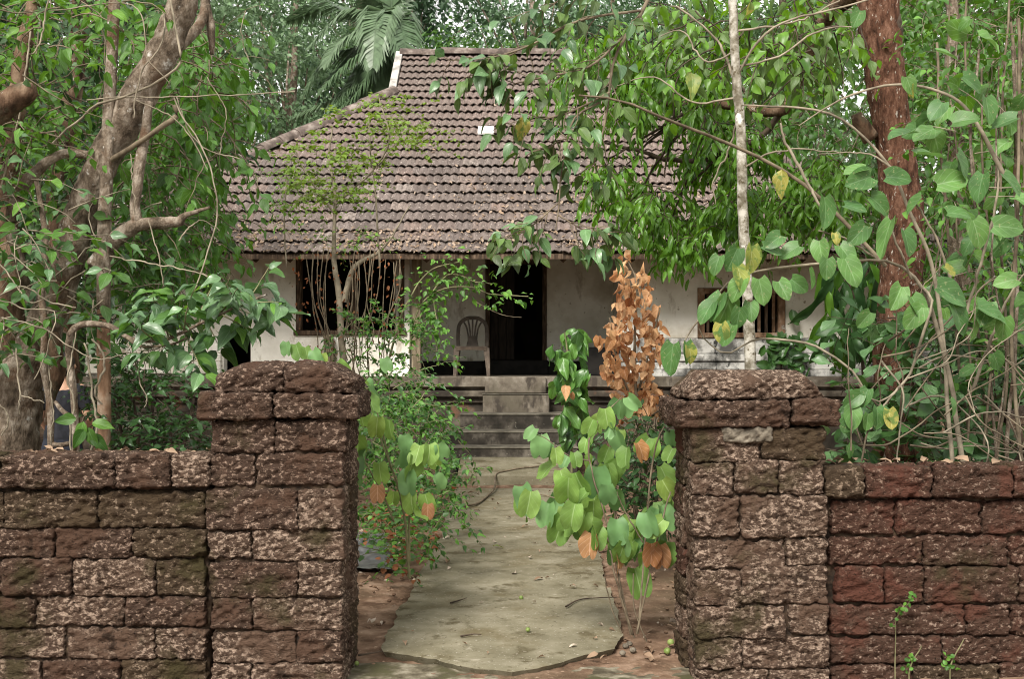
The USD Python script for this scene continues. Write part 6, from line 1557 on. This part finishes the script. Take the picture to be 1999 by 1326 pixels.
# low creepers against the left verge of the path
lc = thing("verge_creeper", "low mixed green creeper spilling over the left verge of the path", "creeper", np.array([X(790, 8.6), 8.6, 0.1]))
pol = [(700, 1010), (770, 960), (850, 990), (868, 1030), (840, 1090), (800, 1130), (770, 1110), (700, 1050)]
s = region(pol, 110, 8.0, 9.6, vr, 0.2, 40, 3)
s[:, 2] = np.maximum(s[:, 2], ground_z(0, s[:, 1]) + 0.04)
tw = twigs(s, vr.normal(size=(len(s), 3)) * [1, 1, 0.5] + [0, 0, 0.4], vr.uniform(0.1, 0.25, len(s)), 5, 0.03, 0.15, vr)
part(lc, "twigs", tubes(tw, np.linspace(0.003, 0.0015, 6), 3), M["twig_green"], True, kind="stuff")
foliage(lc, leafset("round", 4, 5, 3, seed=86), twig_leaves(tw, 0.055, vr, 0.8, 0.1, 0.5, face=[0, -0.3, 0.6]), [M["leaf_vine"], M["leaf_vine_dark"], M["leaf_vine"], M["leaf_rust"]], vr)

# weeds on the right wall
for k, (rows, lv_) in enumerate([
    ([(1748, 1330, 6.74, 2.4), (1748, 1250, 6.73, 2.2), (1750, 1210, 6.72, 2), (1770, 1185, 6.71, 2), (1785, 1165, 6.7, 2)], [(1750, 1195), (1760, 1190), (1770, 1182), (1778, 1176), (1784, 1165), (1745, 1215), (1766, 1200)]),
    ([(1775, 1335, 6.72, 3), (1778, 1300, 6.71, 3), (1800, 1262, 6.7, 2)], [(1772, 1290), (1780, 1296), (1785, 1288), (1770, 1305)]),
    ([(1855, 1330, 6.72, 4), (1858, 1296, 6.7, 3), (1882, 1250, 6.7, 2)], [(1846, 1286), (1856, 1284), (1864, 1292), (1850, 1300), (1858, 1304)]),
]):
    w = thing("wall_weed", ["tallest slender weed sprouting from the right wall, leaves at its top", "small weed with a bare tip by the foot of the right wall", "little rounded weed with a bare pale twig at the foot of the right wall"][k], "weed", P(*rows[0][:3]), None)
    part(w, "stem", stem_px(rows, 14, 5, 0.008, 840 + k), M["twig_green"], True)
    foliage(w, leafset("round", 3, 6, 5, seed=87 + k), leaves_at([(a + vr.normal(0, 4), b + vr.normal(0, 5), 6.69, 10, vr.normal(0, 1), vr.normal(0.3, 0.6)) for a, b in lv_ for _ in range(3)], vr, 10, fj=0.6), M["leaf_vine"], vr, singles=30)

# ---------------------------------------------------------------- the person behind the leaning tree
pn_base = P(122, 900, 11.4) * [1, 1, 0] + [0, 0, 0.155]
pn = thing("person", "person in dark navy top and skirt standing with back turned behind the leaning trunk", "person", pn_base)


def chain(joints, bones, res=0.016, it=8):
    man = m3.Manifold.batch_boolean([m3.Manifold.batch_hull([m3.Manifold.sphere(r, 20).scale(s).translate(tuple(map(float, p))) for p, r, s in (joints[a], joints[b])]) for a, b in bones], m3.OpType.Add)
    me = man.refine_to_length(res).to_mesh()
    t = trimesh.Trimesh(np.array(me.vert_properties[:, :3]), np.array(me.tri_verts))
    trimesh.smoothing.filter_taubin(t, iterations=it)
    return t


def J(x, y, z, r, s=(1, 1, 1)):
    """x to the picture's right, y away from the camera, z up, from the feet."""
    return (pn_base + np.array([x, y, z]), r, s)


jj = {"hip": J(0, 0, 0.86, 0.125, (1.15, 0.85, 1)), "waist": J(0.0, 0, 1.04, 0.105, (1.12, 0.82, 1)), "chest": J(0.01, 0, 1.24, 0.125, (1.15, 0.8, 1)), "shl": J(-0.145, 0, 1.335, 0.055), "shr": J(0.16, 0, 1.335, 0.055), "nk": J(0.01, -0.01, 1.40, 0.05), "nk2": J(0.015, 0.015, 1.47, 0.046),
      "hd": J(0.02, 0.03, 1.555, 0.080, (0.92, 1.1, 1.15)), "jaw": J(0.025, 0.075, 1.50, 0.05), "ell": J(-0.21, 0.02, 1.07, 0.036), "elr": J(0.235, 0.03, 1.07, 0.037), "wrl": J(-0.17, 0.17, 0.90, 0.026), "wrr": J(0.19, 0.20, 0.95, 0.026),
      "kl": J(-0.085, 0, 0.47, 0.056), "kr": J(0.085, 0.02, 0.47, 0.056), "al": J(-0.085, 0.02, 0.08, 0.038), "ar": J(0.085, 0.03, 0.08, 0.038), "tl": J(-0.09, 0.17, 0.035, 0.03), "tr": J(0.09, 0.18, 0.035, 0.03), "thl": J(-0.085, 0, 0.84, 0.085), "thr": J(0.085, 0, 0.84, 0.085),
      "nose": J(0.03, 0.135, 1.54, 0.014), "earl": J(-0.06, 0.03, 1.545, 0.02), "earr": J(0.10, 0.03, 1.545, 0.02)}
bones = [("hip", "waist"), ("waist", "chest"), ("chest", "shl"), ("chest", "shr"), ("chest", "nk"), ("nk", "nk2"), ("nk2", "hd"), ("hd", "jaw"), ("shl", "ell"), ("ell", "wrl"), ("shr", "elr"), ("elr", "wrr"), ("hip", "thl"), ("hip", "thr"), ("thl", "kl"), ("kl", "al"), ("thr", "kr"), ("kr", "ar"), ("al", "tl"), ("ar", "tr"), ("hd", "nose"), ("hd", "earl"), ("hd", "earr")]
for sd, wr_, sg in (("l", "wrl", 1), ("r", "wrr", -1)):
    w0 = jj[wr_][0] - pn_base
    jj["pm" + sd] = J(*(w0 + [0.012 * sg, 0.055, -0.035]), 0.024, (1.2, 1, 0.7))
    bones.append((wr_, "pm" + sd))
    for q in range(4):
        a = w0 + [0.02 * (q - 1.5) * 0.9, 0.075, -0.045 - 0.004 * q]
        b = a + [0.002 * q, 0.035 - 0.003 * abs(q - 1.5), -0.018]
        c = b + [0.0, 0.012, -0.028]
        jj[f"f{sd}{q}a"], jj[f"f{sd}{q}b"], jj[f"f{sd}{q}c"] = J(*a, 0.0095), J(*b, 0.009), J(*c, 0.0085)
        bones += [(f"pm{sd}", f"f{sd}{q}a"), (f"f{sd}{q}a", f"f{sd}{q}b"), (f"f{sd}{q}b", f"f{sd}{q}c")]
    a = w0 + [0.032 * sg, 0.04, -0.02]
    jj[f"t{sd}a"], jj[f"t{sd}b"] = J(*a, 0.011), J(*(a + [0.012 * sg, 0.032, -0.012]), 0.0095)
    bones += [(wr_, f"t{sd}a"), (f"t{sd}a", f"t{sd}b")]
part(pn, "body", chain(jj, bones, 0.014), M["skin"], True)
cl = {"hip": J(0, 0, 0.90, 0.150, (1.15, 0.88, 1)), "waist": J(0, 0, 1.05, 0.122, (1.12, 0.86, 1)), "chest": J(0.01, 0.0, 1.235, 0.142, (1.15, 0.83, 0.9)), "shl": J(-0.14, 0, 1.325, 0.066), "shr": J(0.155, 0, 1.325, 0.066), "sll": J(-0.185, 0.01, 1.19, 0.060), "slr": J(0.205, 0.012, 1.19, 0.060)}
top = chain(cl, [("hip", "waist"), ("waist", "chest"), ("chest", "shl"), ("chest", "shr"), ("shl", "sll"), ("shr", "slr")], 0.018, 4)
tv_ = np.array(top.vertices)
rel = tv_ - pn_base
tv_ = tv_ + (fbm(rel * [9, 9, 5], 3, 5) - 0.5)[:, None] * unit(rel * [1, 1, 0]) * 0.03
keep = ~((rel[:, 2] > 1.335) & (np.abs(rel[:, 0] - 0.02) < 0.10))
fk = np.array(top.faces)
part(pn, "top", (tv_, fk[keep[fk].all(1)]), M["navy_cloth"], True)
k, m_ = 22, 40
zz = np.linspace(0.93, 0.10, k)
th = np.linspace(0, 2 * math.pi, m_, endpoint=False)
rad = np.interp(zz, [0.10, 0.5, 0.8, 0.93], [0.30, 0.225, 0.175, 0.145])
R = rad[:, None] * (1 + 0.07 * np.sin(9 * th + 1)[None] * np.linspace(0.1, 1, k)[:, None])
v = pn_base + np.stack([R * np.cos(th) * 1.05, R * np.sin(th) * 0.85, np.broadcast_to(zz[:, None], R.shape)], -1)
i, j = np.meshgrid(np.arange(k - 1), np.arange(m_), indexing="ij")
q = np.stack([i * m_ + j, (i + 1) * m_ + j, (i + 1) * m_ + (j + 1) % m_, i * m_ + (j + 1) % m_], -1).reshape(-1, 4)
part(pn, "skirt", (v.reshape(-1, 3), q), M["navy_skirt"], True)
hj = {"a": J(0.02, 0.015, 1.58, 0.093, (0.95, 1.05, 1.1)), "b": J(0.018, -0.01, 1.54, 0.085, (0.95, 1, 1.1)), "c": J(0.015, -0.075, 1.53, 0.045)}
part(pn, "hair", chain(hj, [("a", "b"), ("b", "c")], 0.018, 4), M["hair"], True)

# ---------------------------------------------------------------- small things lying about
sr = rng_of(511)


def on_ground(px, py, up=0.0):
    x, y = on_path(px, py, up)
    return np.array([x, y, float(ground_z(x, y)) + up])


st_path = [on_ground(a, b, PATH_Z + 0.012 + c) for a, b, c in [(846, 1008, 0), (890, 992, 0), (930, 984, 0), (952, 968, 0.0), (966, 952, 0.03), (968, 934, 0.05)]]
top_ = [np.array([X(968, 14.62), 14.62, 0.385]), np.array([X(985, 14.8), 14.8, 0.41]), np.array([X(1025, 15.0), 15.0, 0.435]), np.array([X(1075, 15.05), 15.05, 0.455]), np.array([X(1110, 15.0), 15.0, 0.45])]
p = resample(np.array(st_path[:5] + top_), 40)
v, f = tubes(p, np.linspace(0.014, 0.011, 40), 7)
single("fallen_branch", (v, f), M["twig"], True, "long crooked fallen branch lying across the path and landing slab", "branch")
for k, rows in enumerate([[(1105, 1185), (1130, 1172), (1165, 1168), (1205, 1167)], [(900, 1243), (925, 1239), (940, 1240)], [(880, 1178), (900, 1172), (912, 1168)], [(700, 1280), (725, 1276), (748, 1272)]]):
    p = resample(np.array([on_ground(a, b, PATH_Z + 0.012) for a, b in rows]), 12)
    single("fallen_twig", tubes(p, np.linspace(0.007, 0.003, 12), 5), M["twig_dark"], True,
           ["dark thin twig lying on the path beside the lime green shrub's stems", "short straight twig lying on the front slab of the path", "pale short twig lying on the left of the path", "twig on the red soil beside the left pillar"][k], "twig", None)


def blob(c, r, seed, squash=0.85):
    m = trimesh.creation.icosphere(2, 1.0)
    v = np.array(m.vertices)
    v = v * (1 + 0.22 * (fbm(v * 1.7 + seed * 3.3, 3, seed) - 0.5))[:, None] * [1, 1, squash]
    return v * r + np.asarray(c), np.array(m.faces)


for k, (a, b, r) in enumerate([(1018, 1168, 0.015), (1031, 1230, 0.015), (1310, 1255, 0.021), (1303, 1272, 0.021), (697, 1296, 0.014)]):
    c = on_ground(a, b, PATH_Z + r * 0.8 if 760 < a < 1200 else 0.012 + r * 0.8)
    fru = thing("green_fruit", ["fallen green fruit near the middle of the path", "fallen green fruit on the front slab of the path", "fallen green fruit by the right pillar, the further one", "fallen green fruit by the right pillar, the nearer one", "fallen green fruit at the foot of the left pillar"][k], "fruit", c)
    part(fru, "flesh", blob(c, r, k, 1.0), M["fruit_green"], True)
    part(fru, "stalk", tubes(np.array([c + [0, 0, r * 0.9], c + [0.004, 0, r * 1.15], c + [0.012, 0.004, r * 1.4]]), 0.002, 5), M["twig"], True)

# black plastic sheet on the soil, left
g = np.linspace(0, 1, 34)
U, Vv = np.meshgrid(g, g, indexing="ij")
a0, a1, a2 = on_ground(640, 1118), on_ground(768, 1122), on_ground(640, 1046)
a3 = on_ground(752, 1050)
q = (a0 * (1 - U)[..., None] + a1 * U[..., None]) * (1 - Vv)[..., None] + (a2 * (1 - U)[..., None] + a3 * U[..., None]) * Vv[..., None]
q[..., 2] += 0.035 + 0.09 * (fbm(q * [9, 9, 0] + 4, 4, 6) - 0.4).clip(-0.3, 1) * np.minimum(1, 6 * np.minimum(Vv, 1 - Vv) + 0.25)
q[..., :2] += (np.stack([fbm(q * 6 + 3, 3, 7), fbm(q * 6 + 9, 3, 8)], -1) - 0.5) * 0.12
n = 34
i, j = np.meshgrid(np.arange(n - 1), np.arange(n - 1), indexing="ij")
f = np.stack([i * n + j, (i + 1) * n + j, (i + 1) * n + j + 1, i * n + j + 1], -1).reshape(-1, 4)
single("plastic_sheet", (q.reshape(-1, 3), f), M["black_plastic"], True, "crumpled black plastic sheet on the ground behind the left pillar", "plastic sheet")

# litter
n = 2400
x = sr.uniform(-3.4, 3.6, n)
y = sr.uniform(7.1, 15.0, n)
c = noise(np.c_[x * 1.1, y * 0.8, np.zeros(n)], 12)
onp = np.abs(x + 0.02) < np.interp(y, [7, 8, 9, 14], [0.75, 0.70, 0.62, 0.58])
ok = np.where(onp, sr.random(n) < 0.13, c > 0.40)
x, y, onp = x[ok], y[ok], onp[ok]
pos = np.c_[x, y, ground_z(x, y) + np.where(onp, PATH_Z + 0.012, 0.02)]
d = sr.normal(size=(len(x), 3)) * [1, 1, 0.15]
gl = thing("leaf_litter", "dry brown leaves littering the red soil and path", "leaf litter", (0, 10, 0), kind="stuff")
foliage(gl, leafset("ovate", 5, 5, 3, (0.2, 0.9), (-0.6, 0.6), seed=91), (pos, d, np.tile([0, 0, 1.0], (len(x), 1)) + 0.35 * sr.normal(size=(len(x), 3)), sr.uniform(0.025, 0.08, len(x))), [M["litter"], M["litter"], M["litter_pale"]], sr, name="dry_leaf")
# pebbles and crumbs of soil
n = 700
x, y = sr.uniform(-1.6, 1.8, n), sr.uniform(6.95, 9.5, n)
ok = np.abs(x) > np.interp(y, [7, 8, 9, 14], [0.78, 0.66, 0.6, 0.58])
x, y = x[ok], y[ok]
peb = [blob((a, b, float(ground_z(a, b)) + 0.004), sr.uniform(0.006, 0.018), k, 0.7) for k, (a, b) in enumerate(zip(x[:150], y[:150]))]
single("pebbles", join(peb), M["soil"], True, "crumbs of reddish stone scattered on the soil by the gate", "pebbles", kind="stuff")
for k, (a, b) in enumerate([(1222, 1262), (1236, 1270), (1216, 1276), (1229, 1258)]):
    single("small_stone", blob(on_ground(a, b, 0.02), 0.020, 40 + k, 0.8), M["mortar_grey"], True, ["leftmost back", "nearer right", "nearest left", "furthest back"][k] + " small round stone of the pile at the path's right front corner", "stone", "little pile of stones by the path")
single("yellow_leaf", put(leafset("lance", 1, 7, 5, seed=95), np.array([on_ground(963, 1066, PATH_Z + 0.02)]), np.array([[1, 0.1, 0]]), np.array([[0, 0.1, 1.0]]), np.array([0.11]), np.array([0]))[:2], M["leaf_yellow"], True, "single long yellow leaf lying on the middle of the path", "leaf")
# leaves lying on the wall tops
rows, nn = [], []
for k in range(46):
    if k < 22:
        pos_ = np.array([sr.uniform(-2.7, -1.68), DL + sr.uniform(0.03, 0.3), P(0, 889, DL)[2] + 0.012])
    else:
        pos_ = np.array([sr.uniform(1.74, 2.8), DR + sr.uniform(0.05, 0.33), P(0, 913, DR)[2] + 0.014])
    rows.append(pos_)
rows = np.array(rows)
wlv = thing("wall_top_litter", "dry leaves and twigs lying along the tops of the boundary walls", "leaf litter", rows[0], kind="stuff")
foliage(wlv, leafset("ovate", 4, 6, 5, (0.3, 0.9), (-0.5, 0.5), seed=96), (rows, sr.normal(size=(46, 3)) * [1, 1, 0.2], np.tile([0, -0.2, 1.0], (46, 1)) + 0.3 * sr.normal(size=(46, 3)), sr.uniform(0.03, 0.085, 46)), [M["litter"]], sr, name="dry_leaf")
